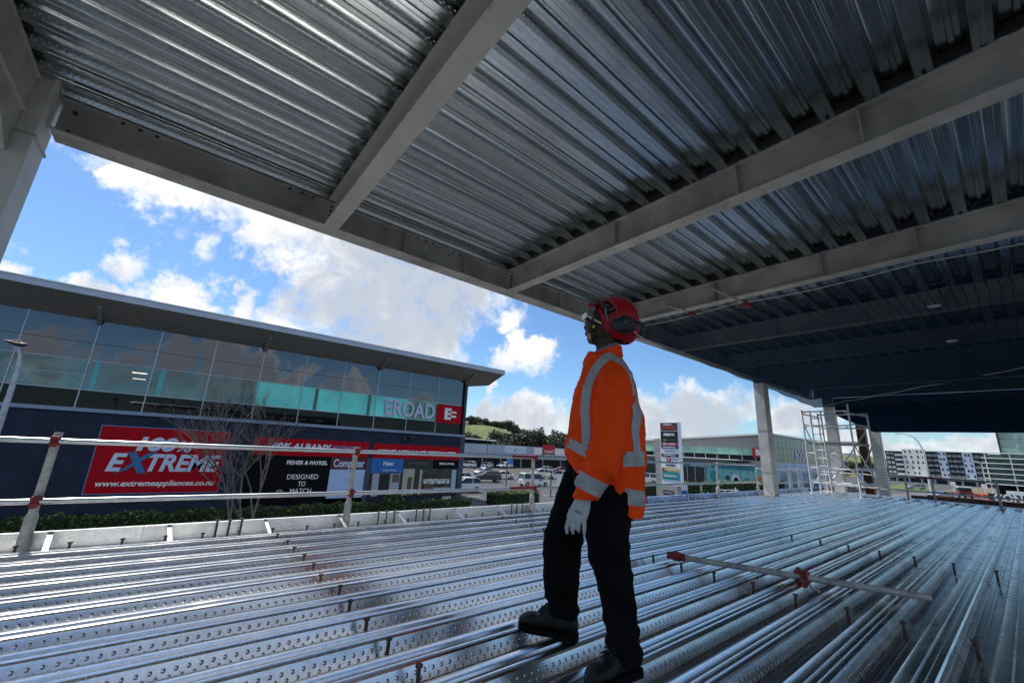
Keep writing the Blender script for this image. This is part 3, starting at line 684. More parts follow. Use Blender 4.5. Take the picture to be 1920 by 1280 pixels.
hedge('hedge', -14, 22.9, 33.3, 34.6, -4.6, -3.85, 150, .10, 'long dark green hedge below the shop windows', .12, 3)
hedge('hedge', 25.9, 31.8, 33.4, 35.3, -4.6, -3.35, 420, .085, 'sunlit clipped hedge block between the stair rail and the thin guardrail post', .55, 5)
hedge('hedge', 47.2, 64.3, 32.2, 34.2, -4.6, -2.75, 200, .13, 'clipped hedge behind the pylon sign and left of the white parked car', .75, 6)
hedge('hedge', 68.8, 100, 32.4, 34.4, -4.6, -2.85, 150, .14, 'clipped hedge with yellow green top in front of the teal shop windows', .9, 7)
# round shrub standing in the shop hedge
def shrub(c, r0, label, n_, seed, s=.12):
    r = random.Random(seed); mb = MB()
    for i in range(n_):
        a, b = r.uniform(0, 6.28), math.acos(r.uniform(-.3, 1)); k = r0*(.75+.3*r.random())
        leafq(mb, V((c[0]+k*math.sin(b)*math.cos(a), c[1]+k*math.sin(b)*math.sin(a), c[2]+k*math.cos(b))), s, r)
    o = mb.build('shrub', [hedge_m], normals=False); return tag(o, label, 'shrub')
shrub((15.4, 33.6, -4.1), 1.0, 'rounded dark shrub bulging out of the shop hedge', 900, 2)
shrub((10.9, 33.2, -4.3), .75, 'small spiky shrub in front of the white appliance poster', 500, 4)

# ---------------------------------------------------------------- the dark blue office and shop building
navy = mat('navy_wall', (0.020, 0.029, 0.054), 0.8, 0, 0.16, 0.5, 0.05, 20, spec=.2)
frame_m = mat('pale_aluminium', (0.40, 0.44, 0.50), 0.4, 0.5, 0.06)
ledge_m = mat('blue_grey_ledge', (0.22, 0.28, 0.40), 0.55, 0.1, 0.06, 1)
soff_m = mat('soffit', (0.26, 0.245, 0.225), 0.75, 0, 0.06, .5)
fasc_m = mat('fascia_metal', (0.36, 0.42, 0.52), 0.45, 0.2, 0.06, .8)
glass_dark = mat('tinted_glass', (0.006, 0.013, 0.030), 0.01, 0, 0.0, 1, ior=2.05)
glass_black = mat('black_glass', (0.003, 0.004, 0.005), 0.02, 0, 0.1, 1, ior=1.28)
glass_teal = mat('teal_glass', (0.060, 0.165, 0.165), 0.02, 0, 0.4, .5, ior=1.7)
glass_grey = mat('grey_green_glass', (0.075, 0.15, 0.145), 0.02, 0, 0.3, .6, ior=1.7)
glass_bright = mat('turquoise_painted_skylight', (0.13, 0.74, 0.66), 0.03, 0, 0.15, .35, ior=1.5)  # opaque; sky brightness seen through the building is put into this colour
YB = 36.0
ob = empty('office_building', (8, YB, -4.6), 0, 'dark blue two storey building with a glazed upper floor and wide roof', 'building')
MB().box((-45, YB, -4.6), (23.4, YB+16, 1.84)).build('wall', navy, ob)
for x in (-36.5, -28.5, -20.4, -12.3, -4.55, 4.1): MB().box((x-.012, YB-.004, -4.6), (x+.012, YB+.01, 1.8)).build('panel_joint', mat('dark_joint2', (.008, .01, .02), .9), ob)
MB().box((-45, YB-.10, 1.84), (23.45, YB+.2, 1.93)).box((-45, YB-.05, 1.931), (23.42, YB+.2, 2.06)).build('ledge', ledge_m, ob)
MB().box((-45, YB+.35, 2.06), (23.0, YB+15.5, 7.9)).build('core', mat('dark_interior', (.012, .014, .016), .9), ob)
mx = [-44.6+3.07*k for k in range(12)]; mx = [x for x in mx if x < -8.2]+[-7.76+3.07*k for k in range(0, 11)]+[22.75]
mx = sorted(set(round(x, 3) for x in mx))
panekind = {}
for i in range(len(mx)-1):
    a, b = mx[i], mx[i+1]
    if b-a < .5: continue
    wn = MB().box((a-.03, YB-.03, 2.06), (a+.03, YB+.12, 7.52)).box((a+.0305, YB-.02, 4.93), (b-.0305, YB+.1, 4.97)).box((a+.0305, YB-.02, 3.12), (b-.0305, YB+.1, 3.165)).build('window', frame_m, ob)
    MB().box((a+.03, YB+.02, 4.97), (b-.03, YB+.06, 6.03)).box((a+.03, YB+.02, 6.055), (b-.03, YB+.06, 7.5)).build('top_pane', glass_dark, wn)
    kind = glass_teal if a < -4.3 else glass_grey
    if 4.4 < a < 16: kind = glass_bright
    elif 16 <= a < 19.7: kind = mat('green_glass', (0.07, 0.30, 0.20), 0.02, 0, .4, .5, ior=1.6)
    elif a > 19.7: kind = glass_dark
    elif -4.7 < a < -4.3: kind = mat('teal_glass_light', (0.06, 0.16, 0.18), 0.02, 0, .15, .5, ior=1.7)
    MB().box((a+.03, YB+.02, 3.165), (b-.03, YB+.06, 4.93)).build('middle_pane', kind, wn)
    MB().box((a+.03, YB+.02, 2.06), (b-.03, YB+.06, 3.12)).build('lower_pane', glass_black, wn)
# blinds and columns right behind the glass, a lit ceiling strip
tealp = mat('teal_column', (0.10, 0.42, 0.46), .6, 0, .08)
for x, w_ in ((-4.35, .22), (-1.2, .28), (4.35, .25)): MB().box((x, YB+.005, 3.17), (x+w_, YB+.019, 4.92)).build('blind_edge', tealp, ob)
for x in (8.6, 13.0): MB().box((x, YB+.005, 3.17), (x+.26, YB+.019, 4.92)).build('blind_edge', mat('grey_column', (.07, .16, .14), .6), ob)
lm = mat('strip_light', (.9, .9, .8), .5, emit=(1, .93, .75, .9))
MB().box((-2.6, YB+.006, 4.50), (-1.85, YB+.018, 4.55)).box((-2.5, YB+.006, 4.13), (-1.85, YB+.018, 4.16)).build('ceiling_light', lm, ob)
MB().box((-7.7, YB+.004, 4.02), (-4.75, YB+.018, 4.05)).build('transom', frame_m, ob)
# end wall glazing and roof
MB().box((23.0, YB-.05, 2.06), (23.3, YB+.35, 7.6)).build('corner_post', mat('dark_frame', (.03, .035, .045), .4), ob)
MB().box((23.05, YB+.36, 2.06), (23.12, YB+15.4, 7.5)).build('side_glazing', glass_dark, ob)
prof = [(YB-2.55, 8.44), (YB-2.55, 8.80), (YB-2.2, 8.86), (YB+17.5, 9.9), (YB+17.5, 9.6), (YB+14, 8.2), (YB+.1, 7.5)]
mb = MB(); mb.prism(prof, lambda a, b: (-46, a, b), lambda a, b: (26.05, a, b)); mb.build('roof', soff_m, ob)
MB().box((-46, YB-2.60, 8.43), (26.1, YB-2.552, 8.83)).box((26.052, YB-2.55, 8.43), (26.1, YB+17, 8.83)).build('fascia', fasc_m, ob)
MB().box((-46, YB-2.64, 8.80), (26.12, YB-2.601, 8.87)).build('gutter_edge', mat('pale_trim', (.62, .66, .70), .4, .2), ob)
for x in [-32.6, -23.4, -14.0, -4.75, 4.5, 13.75, 23.0]:
    MB().prism([(YB-.02, 7.5), (YB-1.6, 8.12), (YB-1.6, 7.98), (YB-.02, 7.2)], lambda a, b: (x-.11, a, b), lambda a, b: (x+.11, a, b)).build('roof_strut', soff_m, ob)
MB().box((23.401, YB+.2, -4.6), (23.43, YB+15.5, 1.8)).build('side_wall', navy, ob)
# shop front recesses
MB().box((4.85, YB-.012, -4.0), (13.6, YB+.002, -.42)).build('shop_window', glass_black, ob)
shop = MB().box((14.0, YB-.012, -3.6), (22.85, YB+.002, -.42)).build('shop_window', mat('shop_interior', (.035, .033, .03), .2, 0, .4, 1.2), ob)
MB().box((13.6, YB-.10, -4.6), (13.95, YB-.0, -.44)).build('pier', mat('slate_wall', (.05, .065, .10), .7), ob)
MB().box((22.9, YB-.05, -4.6), (23.44, YB-.0, 1.83)).build('pier', mat('slate_wall', (.05, .065, .10), .7), ob)
# things shown in the right hand shop window
shelfm = mat('cream_panel', (.42, .40, .34), .6); woodm = mat('walnut', (.11, .07, .05), .5)
sw = MB().box((17.1, YB-.03, -3.55), (18.2, YB-.013, -1.3)).box((18.75, YB-.03, -3.55), (19.0, YB-.013, -1.4)).build('display_panel', shelfm, ob)
MB().box((17.6, YB-.05, -3.5), (18.0, YB-.031, -2.0)).box((19.3, YB-.05, -3.5), (20.3, YB-.02, -2.75)).build('cabinet', woodm, ob)
MB().box((19.2, YB-.03, -2.62), (22.0, YB-.014, -2.18)).build('kitchen_scene', mat('white_ware', (.50, .52, .52), .4, 0, .5, 4), ob)
MB().prism([(20.6, -3.35), (22.3, -3.35), (22.0, -2.95), (20.2, -2.95)], lambda a, b: (a, YB-.08, b), lambda a, b: (a, YB-.04, b)).build('range_hood', mat('steel_ware', (.35, .38, .42), .35, .6), ob)
MB().box((22.2, YB-.03, -3.3), (22.7, YB-.014, -1.35)).build('white_panel', mat('pale_blue_panel', (.34, .48, .58), .4), ob)
for a_, b_ in ((14.3, 14.9), (15.9, 16.8)): MB().box((a_, YB-.03, -3.58), (b_, YB-.013, -1.72)).build('display_panel', mat('grey_panel', (.36, .40, .46), .5, 0, .12), ob)
MB().box((14.95, YB-.03, -3.45), (15.75, YB-.012, -1.85)).build('doorway', mat('black_door', (.006, .006, .007), .5), ob)
MB().box((16.1, YB-.05, -2.45), (16.75, YB-.031, -1.78)).build('poster', mat('brown_poster', (.16, .10, .08), .5, 0, .5, 6), ob)

# signs on the building
sred = mat('sign_red', (0.40, 0.003, 0.012), 0.6, 0, 0.06, 1, spec=.12)
swhite = mat('sign_white', (0.55, 0.66, 0.86), 0.5, 0, 0.04, 1)
pure = mat('letter_white', (0.80, 0.80, 0.80), 0.5, 0, 0.03, 1)
sblue = mat('sign_blue', (0.02, 0.16, 0.36), 0.45, 0, 0.06, 1)
XP = (1, 0, 0)
sg = empty('wall_sign', (0.1, YB, -.9), 0, 'large red wall sign with a blue X in its white lettering', 'sign')
MB().box((-3.22, YB-.03, -2.92), (3.40, YB-.002, 1.08)).build('panel', sred, sg)
MB().box((-3.27, YB-.04, 1.08), (3.45, YB-.002, 1.13)).box((-3.27, YB-.04, -2.97), (3.45, YB-.002, -2.92)).box((-3.27, YB-.04, -2.9195), (-3.22, YB-.002, 1.0795)).box((3.40, YB-.04, -2.9195), (3.45, YB-.002, 1.0795)).build('trim', mat('blue_trim', (.12, .2, .42), .4), sg)
y = YB-.04
put_text('100', (-.55, y, .03), XP, 1.12, swhite, sg, 'lettering', bold=.055, shear=.22, width=2.05)
put_text('%', (1.0, y, -.03), XP, 1.0, swhite, sg, 'lettering', bold=.012, shear=.2, width=.85)
put_text('E', (-2.25, y, -1.13), XP, 1.45, swhite, sg, 'lettering', bold=.05, shear=.22, width=.86)
put_text('TREME', (1.10, y, -1.13), XP, 1.45, swhite, sg, 'lettering', bold=.05, shear=.22, width=3.95)
mb = MB(); yy = lambda d: (lambda a, b: (a, YB-d, b))
mb.prism([(-1.72, -.45), (-1.30, -.45), (-.62, -1.72), (-1.04, -1.72)], yy(.055), yy(.032)); mb.prism([(-.78, -.52), (-.25, -.38), (-1.55, -1.50), (-2.10, -1.78), (-1.6, -1.3)], yy(.06), yy(.032))
mb.build('blue_letter', sblue, sg)
put_text('www.extremeappliances.co.nz', (.12, y, -2.35), XP, .46, pure, sg, 'lettering', bold=.012, shear=.18, width=5.95)

def fascia_sign(x0, x1, z0, z1, label, m=sred):
    s = empty('fascia_sign', ((x0+x1)/2, YB, z0), 0, label, 'sign')
    MB().box((x0, YB-.10, z0), (x1, YB-.014, z1)).build('panel', m, s); return s
s1 = fascia_sign(5.0, 13.58, -.42, .86, 'left red shop fascia behind the branches of the leafless tree')
put_text('100% ALBANY', (8.1, YB-.11, .22), XP, .72, swhite, s1, bold=.03, shear=.18, width=4.6)
put_text('EXTREME', (11.7, YB-.11, .20), XP, .62, mat('mauve', (.25, .16, .36), .5), s1, bold=.03, shear=.18, width=2.3)
s2 = fascia_sign(13.98, 22.86, -.42, .82, 'right red shop fascia reaching to the building corner')
put_text('HOME APPLIANCE SPECIALISTS', (18.45, YB-.11, .10), XP, .55, pure, s2, bold=.02, shear=.0, width=7.9)
posterk = mat('black_poster', (.004, .004, .006), .5, spec=.1)
def poster(x0, x1, z0, z1, m, label, cat='poster', d=.03):
    s = empty('window_poster', ((x0+x1)/2, YB, z0), 0, label, cat); MB().box((x0, YB-d, z0), (x1, YB-.013, z1)).build('panel', m, s); return s
p = poster(4.9, 10.66, -1.42, -.45, posterk, 'black header poster left of the red and white poster'); put_text('FISHER & PAYKEL', (8.9, YB-.035, -.93), XP, .40, pure, p, bold=.014, shear=.1, width=3.0)
p = poster(4.9, 10.66, -3.95, -1.44, posterk, 'large black poster with three lines of white capitals')
for tx, z in (('DESIGNED', -1.98), ('TO', -2.50), ('MATCH', -3.02)): put_text(tx, (8.75, YB-.035, z), XP, .50, pure, p, bold=.004, width={'DESIGNED': 2.25, 'TO': .55, 'MATCH': 1.5}[tx])
mb = MB()
for z in (-3.05, -3.3): mb.tube([(7.28+.22*math.cos(t), YB-.04, z+.12*math.sin(t)) for t in [0.3+.25*k for k in range(11)]], .03, 6)
mb.build('emblem', pure, p)
for z in (-2.1, -3.1): MB().lathe([(.3, 0), (.32, .02)], (6.0, YB-.05, z), 14).build('appliance_rim', mat('dim_steel', (.10, .11, .12), .4, .4), p)
p = poster(10.70, 13.58, -1.38, -.45, mat('dark_red', (.10, .012, .016), .5), 'dark red header panel with one big white word'); put_text('Computer', (12.15, YB-.035, -.93), XP, .86, swhite, p, bold=.02, width=2.55)
p = poster(10.70, 13.58, -3.62, -1.40, mat('pale_blue_poster', (.40, .54, .80), .45, 0, .05, .6), 'plain pale blue poster behind the middle guardrail post')
for x, z in ((11.05, -1.70), (12.6, -1.68)): MB().lathe([(.17, 0), (.17, .02)], (0, 0, 0), 14).build('dial', mat('dial_grey', (.05, .07, .08), .4), p).matrix_local = Matrix.Translation(V((x, YB-.03, z))-p.location) @ Matrix.Rotation(math.pi/2, 4, 'X')
p = poster(14.05, 17.0, -1.66, -.45, mat('bright_blue', (.012, .13, .46), .4, 0, .08, .6), 'bright blue poster with white script beside the grey pier'); put_text('Haier', (15.6, YB-.035, -.88), XP, .50, pure, p, bold=.01, width=1.0)
put_text('inspired living', (15.75, YB-.035, -1.42), XP, .22, pure, p, width=1.3)
p = poster(17.05, 20.0, -1.25, -.45, mat('black_poster2', (.012, .014, .02), .4), 'black strip poster in the middle of the right shop window'); put_text('KITCHENAID', (18.5, YB-.035, -.80), XP, .26, mat('dim_letter', (.14, .15, .18), .5), p, width=2.0)
p = poster(20.04, 22.83, -1.25, -.45, posterk, 'black strip poster nearest the building corner'); put_text('FISHER & PAYKEL', (21.55, YB-.035, -.80), XP, .26, pure, p, bold=.008, width=1.7)
p = poster(21.3, 22.4, -4.1, -3.7, navy, 'small white address lettering low on the navy wall', 'sign', .02); put_text('ALBANY', (21.85, YB-.03, -3.92), XP, .36, pure, p, bold=.01, width=1.0)
# office lettering and red emblem on the glass
s = empty('glass_lettering', (17, YB, 3), 0, 'large pale block letters fixed across the upper glazing', 'sign')
put_text('EROAD', (17.1, YB-.08, 3.95), XP, 1.95, mat('lilac_letter', (.50, .52, .70), .5), s, bold=.055, width=5.05, extrude=.03)
s = empty('emblem_sign', (21.4, YB, 3), 0, 'square red emblem sign with a white stepped E at the building corner', 'sign')
MB().box((19.86, YB-.09, 3.08), (22.72, YB-.035, 4.86)).build('panel', sred, s)
mb = MB(); q = .30
for a, b, c, d in ((20.75, 3.42, 21.1, 4.55), (21.101, 4.27, 21.5, 4.55), (21.101, 3.86, 21.5, 4.10), (21.101, 3.42, 21.5, 3.68), (21.501, 4.08, 22.1, 4.27), (21.501, 3.67, 22.1, 3.87)): mb.box((a, YB-.11, b), (c, YB-.091, d))
mb.build('emblem', pure, s)
o = MB().box((17.1, YB-.5, 1.45), (17.5, YB-.1, 1.62)).tube([(17.3, YB-.1, 1.5), (17.3, YB-.05, 1.3)], .03, 6).tube([(16.7, YB-.3, 1.5), (17.9, YB-.3, 1.5)], .02, 6).box((16.55, YB-.5, 1.2), (16.8, YB-.2, 1.4)).build('flood_light', mat('dark_fitting', (.03, .03, .035), .5)); tag(o, 'small dark flood light fitting under the ledge of the glazing', 'lamp')

# ---------------------------------------------------------------- stair rails, lamps, poles
railw = mat('white_rail', (.70, .71, .70), .45)
for a, b, lab in (((25.1, 38.0, -3.62), (22.84, 32.6, -4.75), 'white sloping stair handrail beside the building corner'), ((27.3, 37.1, -3.55), (25.75, 32.6, -4.75), 'white sloping stair handrail beside the clipped hedge')):
    a, b = V(a), V(b); r = MB().tube([a, b], .035, 8).build('stair_handrail', railw, smooth=True); tag(r, lab, 'handrail')
    for k in (.12, .5, .88):
        c = a.lerp(b, k); MB().tube([c, c-V((0, 0, .95))], .03, 8).build('baluster', railw, r, True)
st = MB()
for k in range(6): st.box((23.9, 32.4-.32*k, -5.9), (26.6, 32.72-.32*k, -4.75-.17*k))
o = st.build('stairs', conc); tag(o, 'grey concrete steps between the two white handrails', 'stairs')
lampm = mat('lamp_grey', (.40, .44, .48), .5, .3); headm = mat('lamp_head_dark', (.03, .03, .035), .4)
l1 = empty('street_lamp', (-4.1, 20, -5.9), 0, 'curved street lamp with a dark head in front of the glazed office', 'street lamp')
MB().tube([(-4.1, 20, -5.9), (-4.08, 20, 1.0), (-4.1, 20, 2.2), (-4.12, 20, 2.7), (-4.17, 20, 3.1), (-4.28, 20, 3.38)], [.11, .085, .07, .06, .045, .04], 12).build('pole', lampm, l1, True)
MB().loft([[(x, 20+w_*math.cos(t), z+h*math.sin(t)) for t in [k*math.pi/5 for k in range(10)]] for x, w_, h, z in ((-4.62, .04, .015, 3.53), (-4.5, .11, .045, 3.50), (-4.32, .15, .075, 3.46), (-4.16, .12, .06, 3.46), (-4.08, .04, .02, 3.48))]).build('lamp_head', headm, l1, True)
MB().box((-4.45, 19.93, 3.555), (-4.25, 20.07, 3.575)).build('lens', pure, l1)
l2 = empty('street_lamp', (114.3, 12.4, G), 0, 'tall white street lamp with a long curved arm in front of the apartments', 'street lamp')
MB().tube([(114.3, 12.4, G), (114.3, 12.42, 3.5), (114.3, 12.55, 5.2), (114.25, 12.9, 6.4), (114.2, 13.5, 7.2), (114.1, 14.3, 7.65), (114.1, 15.0, 7.8)], [.20, .16, .13, .11, .09, .08, .07], 10).build('pole', mat('white_pole', (.6, .62, .64), .5), l2, True)
MB().cbox((113.95, 14.9, 7.72), (114.25, 16.0, 7.88), .05).build('lamp_head', lampm, l2)
l3 = empty('street_lamp', (190, 8.6, G), 0, 'distant street lamp with a short arm beside the louvred office', 'street lamp')
MB().tube([(190, 8.6, G), (190, 8.6, 3.4), (190, 9.2, 4.0), (190, 11, 4.5)], .12, 8).build('pole', mat('white_pole', (.6, .62, .64), .5), l3, True)
MB().cbox((189.8, 10.6, 4.4), (190.2, 12.0, 4.6), .06).build('lamp_head', lampm, l3)
for x, y, h, lab in ((40.3, 49.8, 3.1, 'thin black pole behind the black suv'), (38.1, 38.2, 3.1, 'thin black pole just left of the worker'), (60, 82, 9.0, 'tall thin dark lamp pole in front of the grey store')):
    o = MB().lathe([(.09, 0), (.075, .3), (.06, h-.2), (.10, h-.18), (.10, h)], (x, y, G), 8).build('car_park_pole', headm, smooth=True); tag(o, lab, 'pole')
bl = mat('blue_sign_face', (.02, .12, .50), .5)
def bluesign(x, y, w_, z0, z1, d, label):
    s = empty('notice_sign', (x, y, G), 0, label, 'sign')
    dx, dy = d; MB().tube([(x+.05*abs(dy), y+.05, G), (x+.05*abs(dy), y+.05, z1)], .035, 8).build('post', railw, s)
    t = V((-dy, dx, 0)); c = V((x, y, 0)); n_ = V((dx, dy, 0))
    MB().bar(c+V((0, 0, z0))+n_*.02, c+V((0, 0, z1))+n_*.02, w_, .03, up=(dx, dy, 0)).build('panel', pure, s)
    return s, c, n_
s, c, n_ = bluesign(42.3, 40.6, 1.0, -3.9, -2.3, (-.72, -.69), 'white notice with a blue round arrow symbol at the worker\'s hip')
o = MB().lathe([(.30, 0), (.30, .02)], (0, 0, 0), 20).build('arrow_disc', bl, s); o.matrix_local = Matrix.Translation(V((0, 0, 1.35))+n_*.05) @ n_.to_track_quat('Z', 'Y').to_matrix().to_4x4()
s, c, n_ = bluesign(57.2, 31.0, .85, -4.25, -2.8, (-.9, -.43), 'small blue and white sign on a post right of the pylon sign')
MB().bar(c+V((0, 0, -4.2))+n_*.05, c+V((0, 0, -3.5))+n_*.05, .75, .02, up=n_).build('blue_face', bl, s)
blk = mat('rubber_black', (.015, .015, .015), .8); yel = mat('hazard_yellow', (.65, .55, .22), .6)
for a, b, lab in (((64.8, 79.7), (61.9, 69.1), 'striped black and yellow barrier rail, further one behind the white van'), ((63.0, 67.8), (59.5, 59.4), 'striped black and yellow barrier rail, nearer one beside the white hatchbacks')):
    a, b = V((*a, G+.55)), V((*b, G+.55)); r = MB().bar(a, b, .12, .34).build('barrier_rail', blk); tag(r, lab, 'barrier'); mb = MB()
    nst = 13
    for k in range(nst): mb.bar(a.lerp(b, (k+.1)/nst), a.lerp(b, (k+.5)/nst), .15, .36)
    mb.build('yellow_stripes', yel, r)
    MB().bar(a-V((0, 0, .55)), a-V((0, 0, .2)), .1, .1).bar(b-V((0, 0, .55)), b-V((0, 0, .2)), .1, .1).build('support', blk, r)

# ---------------------------------------------------------------- cars
CW = {'white': mat('car_white', (.72, .74, .76), .25, 0, .02, 1, coat=.6), 'black': mat('car_black', (.012, .013, .016), .2, 0, .05, 1, coat=.8), 'silver': mat('car_silver', (.42, .46, .52), .3, .5, .04, 1, coat=.5),
      'red': mat('car_red', (.18, .02, .03), .25, 0, .05, 1, coat=.6), 'blue': mat('car_teal', (.10, .18, .24), .25, .2, .05, 1, coat=.6)}
cglass = mat('car_glass', (.012, .016, .02), .05, 0, 0, 1, ior=1.6); tyre = mat('tyre', (.015, .015, .015), .9); rim = mat('rim', (.40, .41, .42), .35, .8); lampr = mat('tail_red', (.35, .01, .015), .3); lampw = mat('head_clear', (.6, .62, .65), .15)
SH = {  # side outline (x, z) of the body, and of the glasshouse
 'hatch': ([(-2.0, .30), (-2.05, .62), (-1.95, .92), (-1.2, .98), (.75, .95), (1.75, .80), (2.0, .60), (2.02, .32)], [(-1.92, .93), (-1.55, 1.42), (-.9, 1.50), (.1, 1.48), (.95, .96)], 1.68),
 'sedan': ([(-2.3, .32), (-2.35, .65), (-2.25, .95), (-1.4, 1.0), (.8, .96), (2.0, .82), (2.28, .6), (2.3, .34)], [(-1.75, .98), (-1.1, 1.38), (-.6, 1.44), (.15, 1.42), (1.05, .96)], 1.76),
 'suv': ([(-2.25, .42), (-2.32, .8), (-2.2, 1.1), (-1.2, 1.14), (.95, 1.10), (2.05, 1.0), (2.30, .75), (2.32, .44)], [(-2.18, 1.10), (-1.95, 1.68), (-1.2, 1.76), (.05, 1.73), (1.05, 1.11)], 1.86),
 'van': ([(-2.4, .36), (-2.45, .9), (-2.4, 1.15), (-1.2, 1.15), (1.3, 1.1), (2.2, .95), (2.45, .7), (2.45, .38)], [(-2.38, 1.13), (-2.3, 1.85), (-2.0, 1.95), (.6, 1.92), (1.7, 1.05)], 1.8),
 'ute': ([(-2.6, .48), (-2.62, .8), (-2.6, 1.02), (-1.0, 1.02), (.9, 1.06), (2.1, .98), (2.5, .75), (2.52, .48)], [(-.95, 1.0), (-.72, 1.66), (-.2, 1.73), (.25, 1.70), (1.15, 1.06)], 1.84)}
def make_car(kind, paintname, loc, heading, label, name='parked_car'):
    body, gh, wd = SH[kind]; c = empty(name, loc, 0, label, {'van': 'van', 'ute': 'ute'}.get(kind, 'car'), 'parked vehicles'); hw = wd/2; P = CW[paintname]
    def fill(prof, rings):
        mb = MB(); n_ = len(prof); cxs = sum(p[0] for p in prof)/n_; czs = sum(p[1] for p in prof)/n_
        lo = []
        for (yv, s) in rings: lo.append([(cxs+(x-cxs)*s, yv, czs+(z-czs)*s if z > .5 else z) for x, z in prof])
        mb.loft(lo); return mb
    wx = (body[0][0]+.62+(.05 if kind == 'ute' else 0), body[-1][0]-.78); wr_ = .34 if kind in ('suv', 'ute', 'van') else .31
    # arches cut into the outline
    pr = []
    for x, z in body: pr.append((x, z))
    low = []
    zf = body[0][1]
    for wc in reversed(wx):
        low += [(wc+(wr_+.07)*math.cos(t), max(zf, wr_+(wr_+.07)*math.sin(t))) for t in [math.pi*k/8 for k in range(9)]]
    b_ = fill(pr+low, [(-hw, .955), (-hw+.07, .99), (-hw*.5, 1), (hw*.5, 1), (hw-.07, .99), (hw, .955)]).build('body', P, c, True, 35, local=True)
    cab = MB(); tw_ = hw*.78
    vs = []
    n_ = len(gh); x0, z0 = gh[0]
    zb_ = min(z for _, z in gh); zt_ = max(z for _, z in gh)
    rows = []
    for sgn, off in ((-1, 0), (-1, 1), (1, 1), (1, 0)):
        pass
    L = [[(x, s*(hw-.05-(hw-.05-tw_)*((z-zb_)/(zt_-zb_))), z) for x, z in gh] for s in (-1, 1)]
    cab.loft(L); cab.build('cabin_glass', cglass, c, True, 30, local=True)
    rf_ = [p for p in gh if p[1] > zt_-.12]; rp = MB()
    xs0, xs1 = min(p[0] for p in rf_), max(p[0] for p in rf_)
    prt = [(xs0-.06, zt_-.10)]+rf_+[(xs1+.06, zt_-.07)]
    rp.loft([[(x, s*(tw_+.02), z+.025) for x, z in prt] for s in (-1, 1)]); 
    # pillars
    for s in (-1, 1):
        for (a, b) in ((gh[0], gh[1]), (gh[-1], gh[-2])):
            pa = V((a[0], s*(hw-.04), a[1])); pb = V((b[0], s*(tw_+.01), b[1])); rp.bar(pa, pb, .10, .06)
        xm = (xs0+xs1)/2; rp.bar(V((xm, s*(hw-.045), zb_)), V((xm-.05, s*(tw_+.012), zt_-.02)), .08, .03)
    rp.build('roof', P, c, local=True)
    for wc in wx:
        for s in (-1, 1):
            y0 = s*(hw-.10)
            t_ = MB().tube([(wc, y0-s*.1, wr_), (wc, y0+s*.085, wr_)], wr_, 18).build('wheel', tyre, c, True, 40, local=True)
            MB().tube([(wc, y0+s*.06, wr_), (wc, y0+s*.095, wr_)], wr_*.62, 12).build('rim', rim, t_, True, 40, local=True)
    xf = body[-2][0]; xb = body[1][0]
    for s in (-1, 1):
        MB().cbox((xf-.22, s*(hw-.12), body[-2][1]+.02), (xf+.0, s*(hw-.42), body[-2][1]+.17), .03).build('headlight', lampw, c, local=True)
        MB().cbox((xb-.02, s*(hw-.08), body[1][1]+.08), (xb+.14, s*(hw-.28), body[1][1]+.30), .02).build('tail_light', lampr, c, local=True)
    MB().box((xf+.03, -.5, .42), (xf+.05, .5, .62)).box((xb-.045, -.26, .62), (xb-.03, .26, .74)).build('grille', blk, c, local=True)
    c.rotation_euler = (0, 0, R_(heading)); return c
cars = [('hatch', 'white', 36.5, 57.0, 168, 'white car peeking past the building corner, upper one'), ('suv', 'white', 29.6, 45.2, 175, 'white car cut off by the building corner, closest one'),
 ('sedan', 'silver', 51, 70.5, 190, 'silver sedan parked behind the black suv'), ('suv', 'black', 41.8, 56.8, 163, 'glossy black suv with its front to the left'),
 ('sedan', 'white', 48.6, 61.5, 160, 'white sedan half hidden by the black suv'), ('suv', 'white', 61.8, 92.8, 120, 'white car in the back row, leftmost by the store'),
 ('hatch', 'white', 68.6, 93.5, 200, 'white car in the back row, second from the left'), ('ute', 'white', 74.0, 92.5, 190, 'white ute in the back row before the blue panel'),
 ('van', 'white', 45.7, 49.6, -8, 'white work van with a small blue mark on its side'), ('hatch', 'white', 63.5, 67.0, 150, 'white hatchback behind the thin guardrail post, nearer one'),
 ('hatch', 'white', 76, 78.5, 145, 'white hatchback behind the thin guardrail post, further one'), ('suv', 'white', 61.8, 59.8, 120, 'white suv beside the worker\'s elbow'), ('hatch', 'blue', 58.6, 54.4, 130, 'dark teal car tucked against the worker\'s hip'),
 ('sedan', 'red', 82, 78.8, 170, 'dark red car at the back next to the worker'), ('sedan', 'white', 68.2, 36.2, 215, 'white car in the gap between the two clipped hedges'),
 ('van', 'white', 79.5, 51.2, 100, 'white van behind the pylon sign'), ('sedan', 'silver', 126.5, 12.4, 150, 'silver car on the road under the tall lamp'),
 ('hatch', 'silver', 168, 21.2, 120, 'small dark windowed car far down the road'), ('sedan', 'white', 128, 3.4, 200, 'white car half behind the black and white hoarding')]
for k, p_, x, y, hd, lab in cars: make_car(k, p_, (x, y, G), hd, lab)
van = [o for o in bpy.data.objects if o.name.startswith('parked_car') and 'work van' in o.get('label', '')][0]
MB().box((.4, -.925, .85), (1.0, -.905, 1.05)).build('blue_mark', bl, van, local=True)
